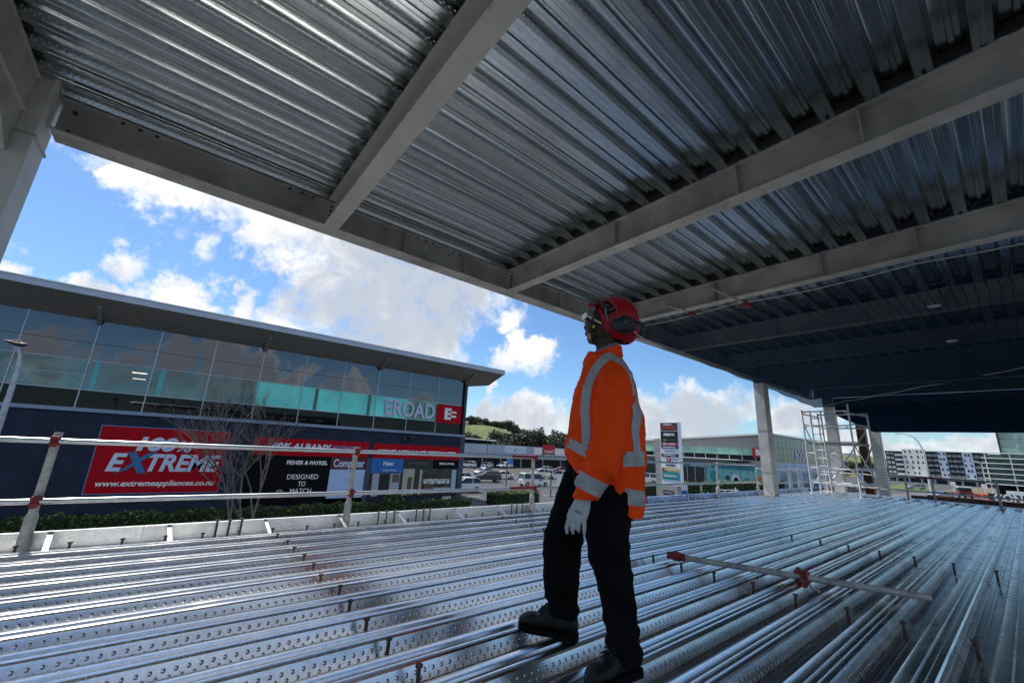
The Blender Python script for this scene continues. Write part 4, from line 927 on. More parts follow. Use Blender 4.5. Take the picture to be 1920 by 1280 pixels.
# red truck
tr = empty('truck', (137, 10.2, G), R_(200), 'red truck with a white cab roof on the far road', 'truck')
MB().cbox((-2.2, -1.1, .9), (1.2, 1.1, 1.25), .05).cbox((1.1, -1.1, .55), (2.9, 1.1, 1.5), .1).build('body', CW['red'], tr, local=True)
MB().cbox((1.15, -1.02, 1.505), (2.75, 1.02, 2.2), .12).build('cab_glass', cglass, tr, local=True); MB().cbox((1.1, -1.08, 2.2), (2.6, 1.08, 2.5), .08).build('roof', CW['white'], tr, local=True)
for x in (-1.5, 2.0):
    for s in (-1, 1): MB().tube([(x, s*.85, .45), (x, s*1.1, .45)], .45, 14).build('wheel', tyre, tr, True, local=True)

# ---------------------------------------------------------------- long grey store behind the car park
YS = 97.0
gs = empty('store_building', (88, YS, G), 0, 'long low grey store with a white name board behind the car park', 'building')
gpanel = mat('grey_blue_panel', (.40, .44, .54), .5, .1, .06, .3)
MB().box((60, YS, -1.0), (124, YS+30, 1.55)).build('fascia_panels', gpanel, gs)
MB().box((60, YS+.0005+.3, -4.6), (124, YS+30, -1.001)).build('shop_front', mat('dark_shopfront', (.02, .022, .024), .25, 0, .4, .6), gs)
for x in (61.5, 73.9, 84.9): MB().box((x-.05, YS-.03, -1.0), (x+.05, YS+.02, 1.56)).build('panel_joint', mat('dark_joint', (.2, .2, .19), .8), gs)
MB().box((60, YS-1.2, -1.25), (124, YS-.001, -1.0)).build('canopy', mat('canopy_dark', (.10, .11, .12), .6), gs)
for x in (62.5, 68.8, 75.3, 83, 92, 100): MB().tube([(x, YS-.9, G), (x, YS-.9, -1.25)], .16, 8).build('post', frame_m, gs, True)
MB().prism([(60, 1.56), (72.9, 1.56), (72.9, 2.6), (60, 2.75)], lambda a, b: (a, YS+.6, b), lambda a, b: (a, YS+12, b)).build('clerestory', glass_black, gs)
MB().prism([(58, 2.76), (73.6, 2.61), (73.6, 2.95), (58, 3.1)], lambda a, b: (a, YS-.6, b), lambda a, b: (a, YS+13, b)).build('clerestory_roof', pure, gs)
MB().box((59.9, YS-.08, 1.551), (124, YS+30, 1.63)).build('parapet_cap', mat('pale_trim', (.62, .66, .70), .4, .2), gs)
s = empty('store_name_board', (81.3, YS, 0), 0, 'pale blue white name board with a slanted blue emblem', 'sign')
MB().box((77.2, YS-.12, -.55), (85.6, YS-.05, 1.6)).build('panel', mat('pale_board', (.56, .66, .78), .5), s)
for tx, x in (('L', 78.5), ('A', 79.9), ('B', 82.7), ('O', 83.8), ('Y', 84.9)): put_text(tx, (x, YS-.13, .45), XP, .75, mat('slate_letter', (.14, .20, .32), .5), s)
MB().prism([(80.7, .05), (81.2, .05), (82.0, .85), (81.5, .85)], lambda a, b: (a, YS-.15, b), lambda a, b: (a, YS-.121, b)).build('emblem', bl, s)
s = empty('store_sign', (93.5, YS, 0), 0, 'red square store sign standing above a white band', 'sign')
MB().box((92.5, YS-.35, -.2), (97.8, YS-.2, 2.45)).build('panel', mat('bright_red_sign', (.50, .012, .025), .5), s)
put_text('TARGET', (95.15, YS-.37, .35), XP, 1.1, pure, s, bold=.02, width=4.4)
MB().box((92.5, YS-.35, -1.35), (97.8, YS-.2, -.202)).build('lower_panel', mat('near_black', (.02, .02, .02), .5), s); put_text('FURNITURE', (95.15, YS-.37, -.8), XP, .85, pure, s, bold=.03, width=4.8)
for a_, b_ in ((89.0, 92.45), (97.85, 103)): MB().box((a_, YS-.1, -.7), (b_, YS-.02, 1.45)).build('white_band', pure, gs)
o = MB().box((75.9, YS-3, -4.6), (78.2, YS-2.9, -1.5)).build('blue_panel', mat('mid_blue', (.06, .22, .55), .5)); tag(o, 'bright blue panel standing behind the white ute', 'panel')

# ---------------------------------------------------------------- teal shop building on the right
XR = 95.0
rb = empty('shop_building', (XR, 48, G), 0, 'two storey shop building with a sloping grey roof and teal shop windows', 'building')
greyp = mat('warm_grey_panel', (.30, .29, .27), .6, 0, .07, .3)
rz = lambda y: 6.3-(y-33)*.062
MB().prism([(33, 3.5), (70, 3.5), (70, rz(70)), (33, rz(33))], lambda a, b: (XR, a, b), lambda a, b: (XR+.4, a, b)).build('upper_wall', greyp, rb)
MB().prism([(32.2, rz(32.2)+.0), (71, rz(71)), (71, rz(71)+.35), (32.2, rz(32.2)+.35)], lambda a, b: (XR-.7, a, b), lambda a, b: (XR+52, a, b)).build('roof', pure, rb)
MB().box((XR+.5, 33.4, -4.6), (XR+50, 69.5, 4.2)).build('core', mat('dark_interior', (.012, .014, .016), .9), rb)
gg = mat('pale_green_glass', (.20, .42, .34), .04, 0, .25, .25, ior=1.7)
yy_ = [33.0+2.6*k for k in range(15)]
for a, b in zip(yy_[:-1], yy_[1:]):
    wdw = MB().box((XR-.04, a-.07, 1.05), (XR+.1, a+.07, 3.5)).build('window', frame_m, rb)
    MB().box((XR+.01, a+.071, 2.05), (XR+.06, b-.071, 3.5)).build('pane', gg, wdw); MB().box((XR+.01, a+.071, 1.05), (XR+.06, b-.071, 2.0)).build('lower_pane', glass_black, wdw)
MB().box((XR-2.6, 38, .86), (XR-.041, 71, 1.06)).build('canopy', pure, rb)
MB().prism([(37.9, .4), (38.3, .4), (41, .86), (36.5, .86)], lambda a, b: (XR-2.4, a, b), lambda a, b: (XR-.1, a, b)).build('canopy_bracket', blk, rb)
MB().box((XR, 33, .22), (XR+.3, 71, 1.045)).build('band', greyp, rb); MB().box((XR, 33, -.35), (XR+.3, 71, .219)).build('lower_band', mat('slate_band', (.16, .2, .24), .6), rb)
tealf = mat('teal_fascia', (.02, .26, .33), .5, 0, .05, .5)
MB().box((XR-.08, 33, -1.05), (XR+.3, 62, -.351)).build('teal_fascia', tealf, rb)
put_text('BABY BUNTING', (XR-.1, 47.2, -.72), (0, -1, 0), .62, pure, rb, bold=.015, width=4.6)
MB().box((XR+.05, 46.2, -4.6), (XR+.3, 62, -1.051)).build('entrance', mat('entrance_dark', (.02, .02, .022), .3, 0, .5, 1.2), rb)
MB().box((XR-.02, 46.3, -4.3), (XR+.02, 46.5, -1.1)).box((XR-.02, 48.6, -4.3), (XR+.02, 48.75, -1.1)).box((XR-.02, 50.5, -4.3), (XR+.02, 50.65, -1.1)).build('door_frame', frame_m, rb)
aqua = mat('aqua_window', (.22, .52, .54), .3, 0, .1, .4); deepteal = mat('deep_teal', (.02, .28, .30), .4)
cols = [(46.1, 42.4), (42.3, 40.6), (40.5, 38.8), (38.7, 36.4), (36.3, 33.1)]
for a, b in cols: MB().box((XR+.02, b, -4.3), (XR+.3, a, -1.051)).build('shop_window', aqua, rb)
def disc(y, z, ry, rz_, m, nm='window_graphic'):
    mb = MB(); mb.prism([(y+ry*math.cos(t), z+rz_*math.sin(t)) for t in [k*math.pi/10 for k in range(20)]], lambda a, b: (XR-.02, a, b), lambda a, b: (XR+.015, a, b)); return mb.build(nm, m, rb)
disc(44.3, -2.7, 1.1, 1.2, deepteal); disc(41.5, -2.9, .5, .55, mat('dark_skin', (.09, .05, .035), .6)); disc(41.5, -3.8, .7, .6, pure); disc(39.9, -2.9, .75, .9, pure); disc(39.8, -3.4, .5, .8, mat('pink', (.5, .28, .28), .6)); disc(37.6, -3.4, .9, .8, deepteal)
disc(35.2, -3.1, 1.0, 1.1, mat('orange_disc', (.55, .17, .09), .5))
s = empty('letter_sign', (XR, 35, 2.5), 0, 'red square sign with a white letter high on the shop building corner', 'sign')
MB().box((XR-.15, 34.0, 1.75), (XR-.05, 36.1, 3.55)).build('panel', mat('bright_red_sign', (.50, .012, .025), .5), s); put_text('B', (XR-.17, 35.0, 2.65), (0, -1, 0), 1.6, pure, s, bold=.06)
# its other face
rfm = mat('blue_grey_glass', (.02, .035, .055), .05, 0, .4, .3, ior=1.5)
MB().prism([(XR+.41, .9), (XR+45, .9), (XR+45, 6.2), (XR+.41, 6.29)], lambda a, b: (a, 32.9, b), lambda a, b: (a, 33.35, b)).build('side_glazing', rfm, rb)
mb = MB()
for k in range(19): mb.box((XR+.5+2.4*k, 32.885, .9), (XR+.60+2.4*k, 32.899, 6.1))
mb.box((XR+.4, 32.88, 3.9), (XR+45, 32.884, 4.0)); mb.build('mullions', mat('dark_frame', (.03, .035, .045), .4), rb)
MB().box((XR+.41, 32.7, -4.6), (XR+45, 33.35, .899)).build('side_wall', mat('pale_blue_panels', (.34, .42, .58), .5, 0, .1, .3), rb)
for k in range(4): MB().box((XR+4+7*k, 32.66, -4.3), (XR+8+7*k, 32.699, -1)).build('side_window', mat('blue_shop_window', (.05, .22, .36), .2, 0, .4, .6), rb)
put_text('BOO', (XR+18, 32.8, 2.6), XP, 2.6, mat('lilac_letter', (.50, .52, .70), .5), rb, bold=.06, width=6)

# ---------------------------------------------------------------- pylon sign
py = empty('pylon_sign', (50, 29, G), 0, 'tall white pylon sign stacked with shop name panels', 'sign')
MB().cbox((50.0, 27.52, -2.55), (50.75, 30.08, 5.32), .03).build('cabinet', mat('lilac_white', (.80, .84, .92), .45), py)
MB().cbox((50.05, 30.081, -4.6), (50.8, 30.95, 3.2), .02).cbox((49.9, 28.0, -4.6), (50.8, 30.0, -2.6), .02).build('concrete_leg', conc, py)
MB().box((49.86, 28.5, -3.65), (49.899, 29.85, -3.15)).build('name_plate', mat('near_black', (.02, .02, .02), .5), py); put_text('NorthRidge', (49.85, 29.15, -3.4), (0, -1, 0), .30, pure, py, width=1.1)
zpx = lambda yp: 5.28-(yp-792)*.0673
bandsP = [(793, 807.5, (.10, .05, .045), ''), (809, 830, (.012, .012, .013), 'FREEDOM'), (830.3, 835.5, (.45, .02, .07), 'TIMBER & TRADING'), (836, 841, (.02, .035, .12), 'BedsRus'), (850.5, 856, (.03, .03, .045), 'THE FURNITURE CO'), (876.5, 883.5, (.60, .47, .12), 'FLOOR STORE'), (884, 898, (.02, .30, .34), 'BabyBunting')]
NX = (0, -1, 0)
for a, b, c_, tx in bandsP:
    pn = MB().box((49.955, 27.62, zpx(b)), (49.998, 29.98, zpx(a))).build('name_panel', mat('panel_%d' % a, c_, .5, 0, .05), py)
    zc = (zpx(a)+zpx(b))/2; hgt = (zpx(a)-zpx(b))
    if tx == 'FREEDOM': put_text(tx, (49.94, 28.8, zpx(815.5)), NX, .42, pure, pn, bold=.02, width=1.5)
    elif tx: put_text(tx, (49.94, 28.85, zc), NX, min(.40, hgt*.75), pure, pn, bold=.008, width=1.7)
    else:
        put_text('MITRE 10', (49.94, 28.95, zpx(796.5)), NX, .30, pure, pn, bold=.012, width=1.1); put_text('MEGA', (49.94, 28.8, zpx(802)), NX, .52, mat('mega_red', (.50, .05, .04), .5), pn, bold=.03, width=1.6)
gr = mat('leaf_green', (.10, .32, .04), .5)
MB().prism([(29.7, zpx(825.5)), (29.4, zpx(823)), (29.1, zpx(825.5)), (29.4, zpx(828))], lambda a, b: (49.93, a, b), lambda a, b: (49.954, a, b)).build('green_mark', gr, py)
put_text('green homes', (49.94, 28.5, zpx(825.5)), NX, .2, gr, py, width=1.2)
sl = mat('slate_letter', (.14, .20, .32), .5)
put_text('LA BOY', (49.96, 28.8, zpx(845.7)), NX, .24, sl, py, width=1.6)
disc_r = MB().prism([(29.0+.30*math.cos(t), zpx(860.5)+.30*math.sin(t)) for t in [k*math.pi/8 for k in range(16)]], lambda a, b: (49.95, a, b), lambda a, b: (49.998, a, b)).build('red_mark', mat('bright_red_sign', (.50, .012, .025), .5), py)
put_text('9', (49.94, 29.0, zpx(860.5)), NX, .42, pure, py, bold=.02); put_text('storage', (49.96, 28.25, zpx(860.5)), NX, .24, sl, py, width=.9)
MB().box((49.955, 28.3, zpx(868)), (49.998, 29.5, zpx(864.5))).build('red_mark', mat('bright_red_sign', (.50, .012, .025), .5), py); put_text('MOBILE', (49.96, 28.8, zpx(872)), NX, .26, mat('near_black', (.02, .02, .02), .5), py, bold=.01, width=1.3)
MB().box((49.95, 29.35, zpx(883.3)), (49.954, 29.95, zpx(876.8))).build('brown_mark', mat('maroon', (.10, .03, .03), .5), py)
# white boom gate by the second hedge
o = MB().box((67.2, 31.0, G), (67.5, 31.3, -3.3)).bar((67.4, 31.2, -3.7), (71.0, 29.6, -3.6), .14, .14).bar((67.4, 31.2, -4.4), (71.0, 29.6, -3.7), .12, .12).bar((68.6, 30.6, -4.35), (68.6, 30.6, -3.6), .1, .1).tube([(70.6, 29.8, G), (70.6, 29.8, -3.2)], .07, 8).build('trailer_frame', railw); tag(o, 'white tubular gate frame in front of the second clipped hedge', 'gate')

# ---------------------------------------------------------------- hill, wood and trees
def hz(x, y):
    az = math.degrees(math.atan2(y, x)); r = math.hypot(x, y)
    h = 27*math.exp(-((az-54)/7.5)**2)+10*math.exp(-((az-42)/5.0)**2)+15*math.exp(-((az-31)/7.0)**2)+22*math.exp(-((az-66)/8)**2)+17*math.exp(-((az-12)/8)**2)
    f = min(1, max(0, (r-235)/215)); f = f*f*(3-2*f)
    return -7+h*f+(1.5*math.sin(x*.045)*math.cos(y*.05))*f
mb = MB(); vs = []; fs = []; NA, NR = 90, 30
for i in range(NA+1):
    for j in range(NR+1):
        az = R_(4+86*i/NA); r = 225+(700-225)*(j/NR)**1.3; x, y = r*math.cos(az), r*math.sin(az); vs.append((x, y, hz(x, y)))
for i in range(NA):
    for j in range(NR): fs.append((i*(NR+1)+j, i*(NR+1)+j+1, (i+1)*(NR+1)+j+1, (i+1)*(NR+1)+j))
o = mb.add(vs, fs).build('hill', mat('hill_pasture', (.125, .14, .040), .95, 0, .25, .05, 0, 1, (.07, .085, .03)), smooth=True, angle=180); o['kind'] = 'structure'
def crown_mesh(seed, n_, lobes, s, squash=.8):
    r = random.Random(seed); mb = MB(); L = []
    for k in range(lobes):
        a = r.uniform(0, 6.28); d = r.uniform(.1, .62); L.append((V((d*math.cos(a), d*math.sin(a), r.uniform(-.35, .6)*squash)), r.uniform(.28, .5)))
    for i in range(n_):
        c, rr = r.choice(L); d = V((r.gauss(0, 1), r.gauss(0, 1), r.gauss(0, 1))).normalized()*rr*(r.uniform(.55, 1.05))
        d.z *= .85; mb.mi = 0 if r.random() < .6 else 1
        leafq(mb, c+d, s*r.uniform(.6, 1.5), r, .5)
    return mb
def leaf_pair(nm, a, b): return [mat(nm+'_dark', a, .75, 0, .3, 1.5), mat(nm+'_light', b, .75, 0, .3, 1.5)]
TP = {'olive': leaf_pair('olive', (.032, .042, .016), (.075, .085, .034)), 'grey': leaf_pair('greygreen', (.050, .054, .036), (.10, .10, .07)), 'dark': leaf_pair('darkgreen', (.022, .031, .015), (.050, .064, .028))}
trunkm = mat('bark', (.10, .085, .07), .95, 0, .25, 6)
CM = {}
for nm in TP:
    for q in range(2):
        m = crown_mesh(11+q*7+len(nm), 1500, 9+q*3, .075).build('crown', TP[nm], normals=False); CM[nm, q] = m.data; bpy.data.objects.remove(m)
tk = MB().tube([(0, 0, 0), (.02, .01, .5), (0, .03, 1.0)], [.07, .05, .02], 7).build('trunk', trunkm); TKM = tk.data; bpy.data.objects.remove(tk)
def tree(x, y, z, h, wd, kind, q, label, group):
    t = empty('tree', (x, y, z), rnd.uniform(0, 6), label, 'tree', group)
    c = bpy.data.objects.new('crown', CM[kind, q]); COL.objects.link(c); c.parent = t; c.location = (0, 0, h*.50); c.scale = (wd/2, wd/2, h*.50); c.rotation_euler = (0, 0, rnd.uniform(0, 6))
    k = bpy.data.objects.new('trunk', TKM); COL.objects.link(k); k.parent = t; k.scale = (h*.5, h*.5, h*.6); return t
def polar(az, r): return r*math.cos(R_(az)), r*math.sin(R_(az))
r2 = random.Random(5)
for k in range(96):
    az = 43.5+17*k/95+r2.uniform(-.25, .25); x, y = polar(az, r2.uniform(440, 475)); h = r2.uniform(8, 15)*(.62 if k % 3 else 1)
    tree(x, y, hz(x, y)-1.2, h, h*r2.uniform(.9, 1.5), r2.choice(('olive', 'olive', 'grey', 'dark')), k % 2, 'small tree on the skyline of the sunlit hill', 'trees along the hilltop')
for k in range(40):
    az = 40+20*k/39+r2.uniform(-.3, .3); x, y = polar(az, r2.uniform(205, 255)); h = r2.uniform(10.5, 13.5) if az > 49 else r2.uniform(13, 17)
    tree(x, y, -6, h, h*r2.uniform(1.0, 1.5), r2.choice(('dark', 'dark', 'olive', 'grey')), k % 2, 'broad dark tree in the belt behind the grey store', 'dark trees behind the store')
for k in range(44):
    az = 44+16*k/43+r2.uniform(-.3, .3); x, y = polar(az, r2.uniform(265, 330)); h = r2.uniform(8, 11)
    h *= .85 if 51.5 < az < 57 else 1.25
    tree(x, y, hz(x, y)-1.5, h, h*1.2, 'dark', k % 2, 'dark tree on the lower hillside', 'trees on the lower hillside')
for az, rr, h, kd, lab in ((52.6, 250, 19, 'dark', 'tallest dark rounded tree in front of the pasture'), (46.8, 190, 18.5, 'grey', 'big grey green tree left of the worker'), (44.6, 185, 17.5, 'grey', 'big grey green tree behind the worker\'s chest'), (48.7, 195, 16.5, 'grey', 'grey green tree right of the tallest dark tree')):
    x, y = polar(az, rr); tree(x, y, -5.5, h, h*.95, kd, 0, lab, None)
for k in range(12):
    az = 27+7.5*k/11; x, y = polar(az, r2.uniform(230, 270)); h = r2.uniform(11, 15)
    tree(x, y, -5, h, h*.9, 'dark', k % 2, 'dark tree rising behind the teal shop roof', 'trees behind the teal shop')
for k in range(14):
    az = 8.5+7*k/13; x, y = polar(az, r2.uniform(290, 330)); h = r2.uniform(7, 11)
    tree(x, y, hz(x, y)-2, h, h*1.2, r2.choice(('olive', 'dark')), k % 2, 'dark tree on the far rise behind the scaffold tower', 'trees behind the scaffold tower')
wallw = mat('house_wall', (.60, .58, .52), .7)
roofh = mat('house_roof', (.16, .12, .10), .8)
for az, r, wd in ((57.3, 420, 9), (54.9, 452, 7), (49.0, 440, 8), (46.2, 430, 8), (13.4, 300, 10), (12.2, 310, 9)):
    x, y = polar(az, r); z = hz(x, y)-.5; hh = empty('hill_house', (x, y, z), R_(az), 'small pale house among the hill trees', 'house', 'small houses on the hills')
    MB().box((-3, -wd/2, 0), (3, wd/2, 3.2)).build('wall', wallw, hh, local=True)
    MB().prism([(-3.6, 3.2), (3.6, 3.2), (0, 5)], lambda a, b: (a, -wd/2-.3, b), lambda a, b: (a, wd/2+.3, b)).build('roof', roofh, hh, local=True)
    MB().box((-3.03, -wd/4, 1), (-3.001, wd/4, 2.3)).build('window', glass_black, hh, local=True)

# leafless tree and flax in front of the shop
bark2 = mat('grey_bark', (.17, .15, .135), .9, 0, .2, 10)
bt = empty('bare_tree', (4.4, 31.6, -5.9), 0, 'leafless grey tree with fine twigs in front of the red signs', 'tree')
mb = MB(); rt = random.Random(21)
def grow(p, d, L, r, depth):
    pts = [p]; n_ = 3; q = p.copy(); dd = d.copy()
    for i in range(n_):
        dd = (dd+V((rt.gauss(0, .10), rt.gauss(0, .10), rt.gauss(0, .05)+.05))).normalized(); q = q+dd*L/n_; pts.append(q.copy())
    mb.tube(pts, [r, r*.88, r*.76, r*.62], 6 if depth < 3 else 4, cap=False)
    if depth >= 6 or r < .007: return
    for k in range(rt.choice((2, 2, 3)) if depth else 3):
        ax = V((rt.gauss(0, 1), rt.gauss(0, .8), rt.gauss(0, .3))).normalized(); sp = rt.uniform(.2, .6)
        nd = (dd+ax*sp).normalized(); nd.z = abs(nd.z)*.75+.12 if depth < 4 else nd.z
        b = pts[-1] if k < 2 else pts[-2]
        grow(b, nd.normalized(), L*rt.uniform(.62, .88), r*rt.uniform(.55, .72), depth+1)
for x, dx in ((4.2, -.12), (4.6, .08), (4.9, .25)): grow(V((x, 31.6+rt.uniform(-.1, .1), -5.9)), V((dx, 0, 1)).normalized(), 2.75, .11, 0)
mb.build('branches', bark2, bt, True, 60)
def flax(x, y, z, n_, L, label, seed):
    r = random.Random(seed); fm = [mat('flax_green', (.10, .13, .045), .6, 0, .3, 4), mat('flax_dry', (.30, .26, .13), .7, 0, .25, 4)]; mb = MB()
    for i in range(n_):
        a = r.uniform(0, 6.28); l_ = L*r.uniform(.6, 1.1); dr = V((math.cos(a), math.sin(a), 0)); el = r.uniform(.5, 1.35); sd_ = V((-dr.y, dr.x, 0)); w_ = .035
        pts = []
        for k in range(6):
            t = k/5; pts.append(V((x, y, z))+dr*(l_*t*math.cos(el)+.25*l_*t*t)+V((0, 0, l_*(t*math.sin(el)-.45*t*t*(1.3-el*.5)))))
        mb.mi = 1 if r.random() < .35 else 0; vs = []
        for k, p in enumerate(pts): s_ = w_*(1-k/5.5); vs += [p-sd_*s_, p+sd_*s_]
        mb.add(vs, [(2*k, 2*k+1, 2*k+3, 2*k+2) for k in range(5)])
    o = mb.build('flax_plant', fm, normals=False); return tag(o, label, 'plant')
flax(3.6, 31.2, -4.9, 110, 1.9, 'spiky flax clump with dry leaves at the foot of the leafless tree', 3)
flax(2.7, 31.6, -4.9, 45, 1.2, 'smaller spiky flax clump left of the leafless tree', 8)

# ---------------------------------------------------------------- apartments
ap = empty('apartment_block', (258, 25, G), 0, 'long apartment block with white panels and dark balcony bays', 'building')
XA = 257.5
apw = mat('apartment_sunlit_paint', (.74, .72, .68), .7, 0, .03, .2); apb = mat('apartment_shade_paint', (.46, .53, .66), .7, 0, .04, .2); apd = mat('apartment_dark', (.055, .06, .065), .7, 0, .15, .4); balc = mat('balcony_glass', (.17, .20, .22), .2, 0, .3, .5); apwin = mat('apartment_window', (.05, .06, .075), .15, 0, .4, .5)  # sunlit warm white and shaded blue-grey are put into the wall colours
MB().box((XA+1.2, 10, -4.6), (XA+16, 41, 8.6)).build('core', apd, ap)
MB().box((XA+.2, 9.8, 8.6), (XA+16.2, 27.4, 8.85)).box((XA+.3, 35.2, 8.2), (XA+16, 41.2, 8.45)).build('roof', mat('roof_dark', (.08, .08, .085), .8), ap)
def block(y0, y1, z1, m, ncol, seed, x=XA):
    w_ = MB().box((x, y0, -1.8), (x+1.19, y1, z1)).build('wall', m, ap); r = random.Random(seed)
    mb = MB(); nf = 5; fh = (z1+1.8)/nf
    for f in range(nf):
        for c in range(ncol):
            yc = y0+(c+.5)*(y1-y0)/ncol+r.choice((-.25, .0, .25)); zc = -1.8+fh*(f+.5); 
            MB().box((x-.06, yc-.27, zc-.5), (x-.002, yc+.27, zc+.5)).build('window', apwin, w_)
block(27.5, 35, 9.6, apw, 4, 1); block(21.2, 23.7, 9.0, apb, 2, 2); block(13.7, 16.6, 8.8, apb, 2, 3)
def bays_(y0, y1, z1, ncol):
    nf = 5; fh = (z1+1.8)/nf
    for f in range(nf):
        b = MB().box((XA+.1, y0+.02, -1.8+fh*f), (XA+1.19, y1-.02, -1.8+fh*f+.16)).build('balcony', apd, ap)
        for c in range(ncol):
            a_ = y0+c*(y1-y0)/ncol; e_ = y0+(c+1)*(y1-y0)/ncol
            MB().box((XA+.05, a_+.12, -1.8+fh*f+.161), (XA+.1, e_-.12, -1.8+fh*f+1.0)).build('balustrade', balc, b)
            MB().box((XA+1.1, a_+.3, -1.8+fh*f+.4), (XA+1.15, e_-.4, -1.8+fh*f+1.9)).build('door', apwin, b)
bays_(23.7, 27.5, 8.6, 2); bays_(16.6, 21.2, 8.6, 3); bays_(10, 13.7, 8.5, 2)
for k in range(5):
    z = -1.8+2.05*k; b = MB().box((XA-.6, 35.1, z), (XA+1.1, 37.6, z+.9)).build('balcony', mat('pale_balcony', (.55, .57, .58), .5), ap)
    for c in range(2): MB().box((XA+1.1, 38.2+c*1.4, z+.7), (XA+1.19, 39.2+c*1.4, z+1.6)).build('window', mat('white_frame_window', (.50, .52, .55), .4), ap)
MB().box((XA+2, 8, -4.6), (XA+14, 10, 7.8)).build('brown_wall', mat('brown_cladding', (.11, .09, .08), .8), ap)
for k in range(7): MB().tube([(XA-1, 14+4*k, -4.6), (XA-1, 14+4*k, -1.8)], .35, 8).build('ground_column', mat('pale_column', (.6, .6, .58), .7), ap)
MB().box((XA-3, 10, -2.05), (XA+1, 41, -1.81)).build('podium', conc, ap)
o = MB().cbox((170, 31.6, G), (184, 34, -1.2), .1).box((170, 31.55, -3.2), (184, 31.6, -1.9)).build('box_trailer', mat('trailer_blue', (.36, .46, .58), .5)); tag(o, 'long pale blue box trailer parked left of the far road', 'trailer')

# ---------------------------------------------------------------- louvred office at right
of = empty('glass_office', (110, -1, G), 0, 'glass office with pale horizontal louvres at the right edge', 'building')
MB().box((110.6, -14, -4.6), (130, 4.0, 4.2)).build('core', mat('office_core', (.10, .13, .125), .3, 0, .4, .4), of)
MB().box((110.8, -14, 4.2), (130, 2.5, 11)).build('upper_glazing', mat('pale_green_curtain', (.30, .42, .38), .08, 0, .2, .25, ior=1.6), of)
mb = MB()
for k in range(8): mb.box((110.70, 2.4-2.2*k-.04, 4.2), (110.79, 2.4-2.2*k+.04, 11))
for z in (5.4, 6.8, 8.2): mb.box((110.72, -14, z), (110.79, 2.5, z+.06))
mb.build('mullions', mat('green_frame', (.22, .27, .25), .5), of)
MB().bar((110.6, 2.45, 4.2), (110.6, 2.45, 11), .25, .25).build('corner_post', mat('dark_frame', (.03, .035, .045), .4), of)
for z in (4.3, 3.45, 2.6, 1.75, .9, .05, -.8): MB().box((109.6, -14, z), (110.5, 4.9, z+.14)).build('louvre', mat('louvre_pale', (.80, .86, .78), .5), of)
mb = MB()
for y in (4.4, 1.6, -1.2, -4): mb.box((110.05, y-.08, -4.6), (110.2, y+.08, 4.29))
mb.build('louvre_posts', mat('louvre_pale', (.80, .86, .78), .5), of)
MB().box((110.55, -14, -4.6), (110.59, 4.0, -.85)).build('base_glazing', glass_black, of)
# hoarding with big letters, road works
hd = empty('hoarding', (60, 1.4, G), 0, 'black hoarding with big white letters and yellow bars', 'hoarding')
MB().box((60, -.35, -1.62), (60.1, 2.75, -.78)).build('panel', mat('near_black', (.02, .02, .02), .5), hd); put_text('CON', (59.98, 1.55, -1.15), (0, -1, 0), .95, pure, hd, bold=.03, width=1.7)
MB().box((59.9, -2.3, -1.2), (60.05, .32, -.80)).box((59.9, -2.3, -1.62), (60.05, .36, -1.24)).build('yellow_bars', mat('hoarding_yellow', (.62, .55, .02), .5), hd)
MB().box((60.2, -3, -.9), (60.3, 1.6, -.45)).build('white_board', pure, hd); MB().tube([(60.15, 2.6, G), (60.15, 2.6, -.8)], .06, 8).tube([(60.15, -2, G), (60.15, -2, -.8)], .06, 8).build('post', blk, hd)
for k in range(7):
    c = V((143+1.2*(k % 2), 9.4-.75*k, G)); o = MB().cbox(c+V((0, -.33, .05)), c+V((.4, .33, 1.0)), .06).box(c+V((-.1, -.36, 0)), c+V((.5, .36, .12))).build('road_barrier', mat('barrier_orange', (.62, .07, .035), .5)); tag(o, 'orange plastic road works barrier on the far road', 'barrier', 'orange barriers on the far road')
for x, y, lab in ((150, 12.2, 'white sign on a post left of the red truck'), (146, 7.0, 'white sign on a post right of the red truck')):
    o = MB().tube([(x, y, G), (x, y, -1.7)], .06, 8).box((x-.05, y-.45, -2.4), (x-.0, y+.45, -1.5)).build('road_sign', pure); tag(o, lab, 'sign')

# ---------------------------------------------------------------- the worker (local axes: x = picture right, y = away, z = up)
from mathutils import noise as mnoise
man = empty('person', (1.83, 1.52, 0.078), math.atan2(-.773, .634), 'worker in orange hi-vis shirt, black trousers and red helmet looking up on the decking', 'person')
TORSO = [(0.066,0,1.54,.092,.085),(0.066,0,1.50,.108,.125),(0.069,0,1.462,.121,.165),(0.079,0,1.397,.143,.190),(0.077,0,1.269,.177,.200),(0.074,0,1.143,.203,.205),(0.077,0,1.041,.216,.205),(0.078,0,.956,.216,.205),(0.081,0,.872,.197,.200),(0.088,0,.790,.179,.185),(0.093,0,.723,.164,.17),(0.095,0,.64,.152,.165)]
LARM = [(0.110,-.130,1.425,.060,.05),(0.118,-.170,1.375,.082,.068),(0.112,-.205,1.28,.088,.080),(0.098,-.240,1.165,.084,.082),(0.078,-.262,1.055,.082,.080),(0.050,-.275,.930,.081,.076),(0.020,-.277,.858,.076,.070),(-.008,-.272,.800,.066,.064),(-.032,-.266,.752,.050,.056)]
RARM = [(0.110,.130,1.425,.060,.05),(0.100,.180,1.37,.08,.07),(.085,.215,1.25,.082,.075),(.07,.24,1.12,.08,.075),(.03,.25,.98,.075,.07),(-.03,.25,.86,.066,.062),(-.07,.25,.78,.05,.05)]
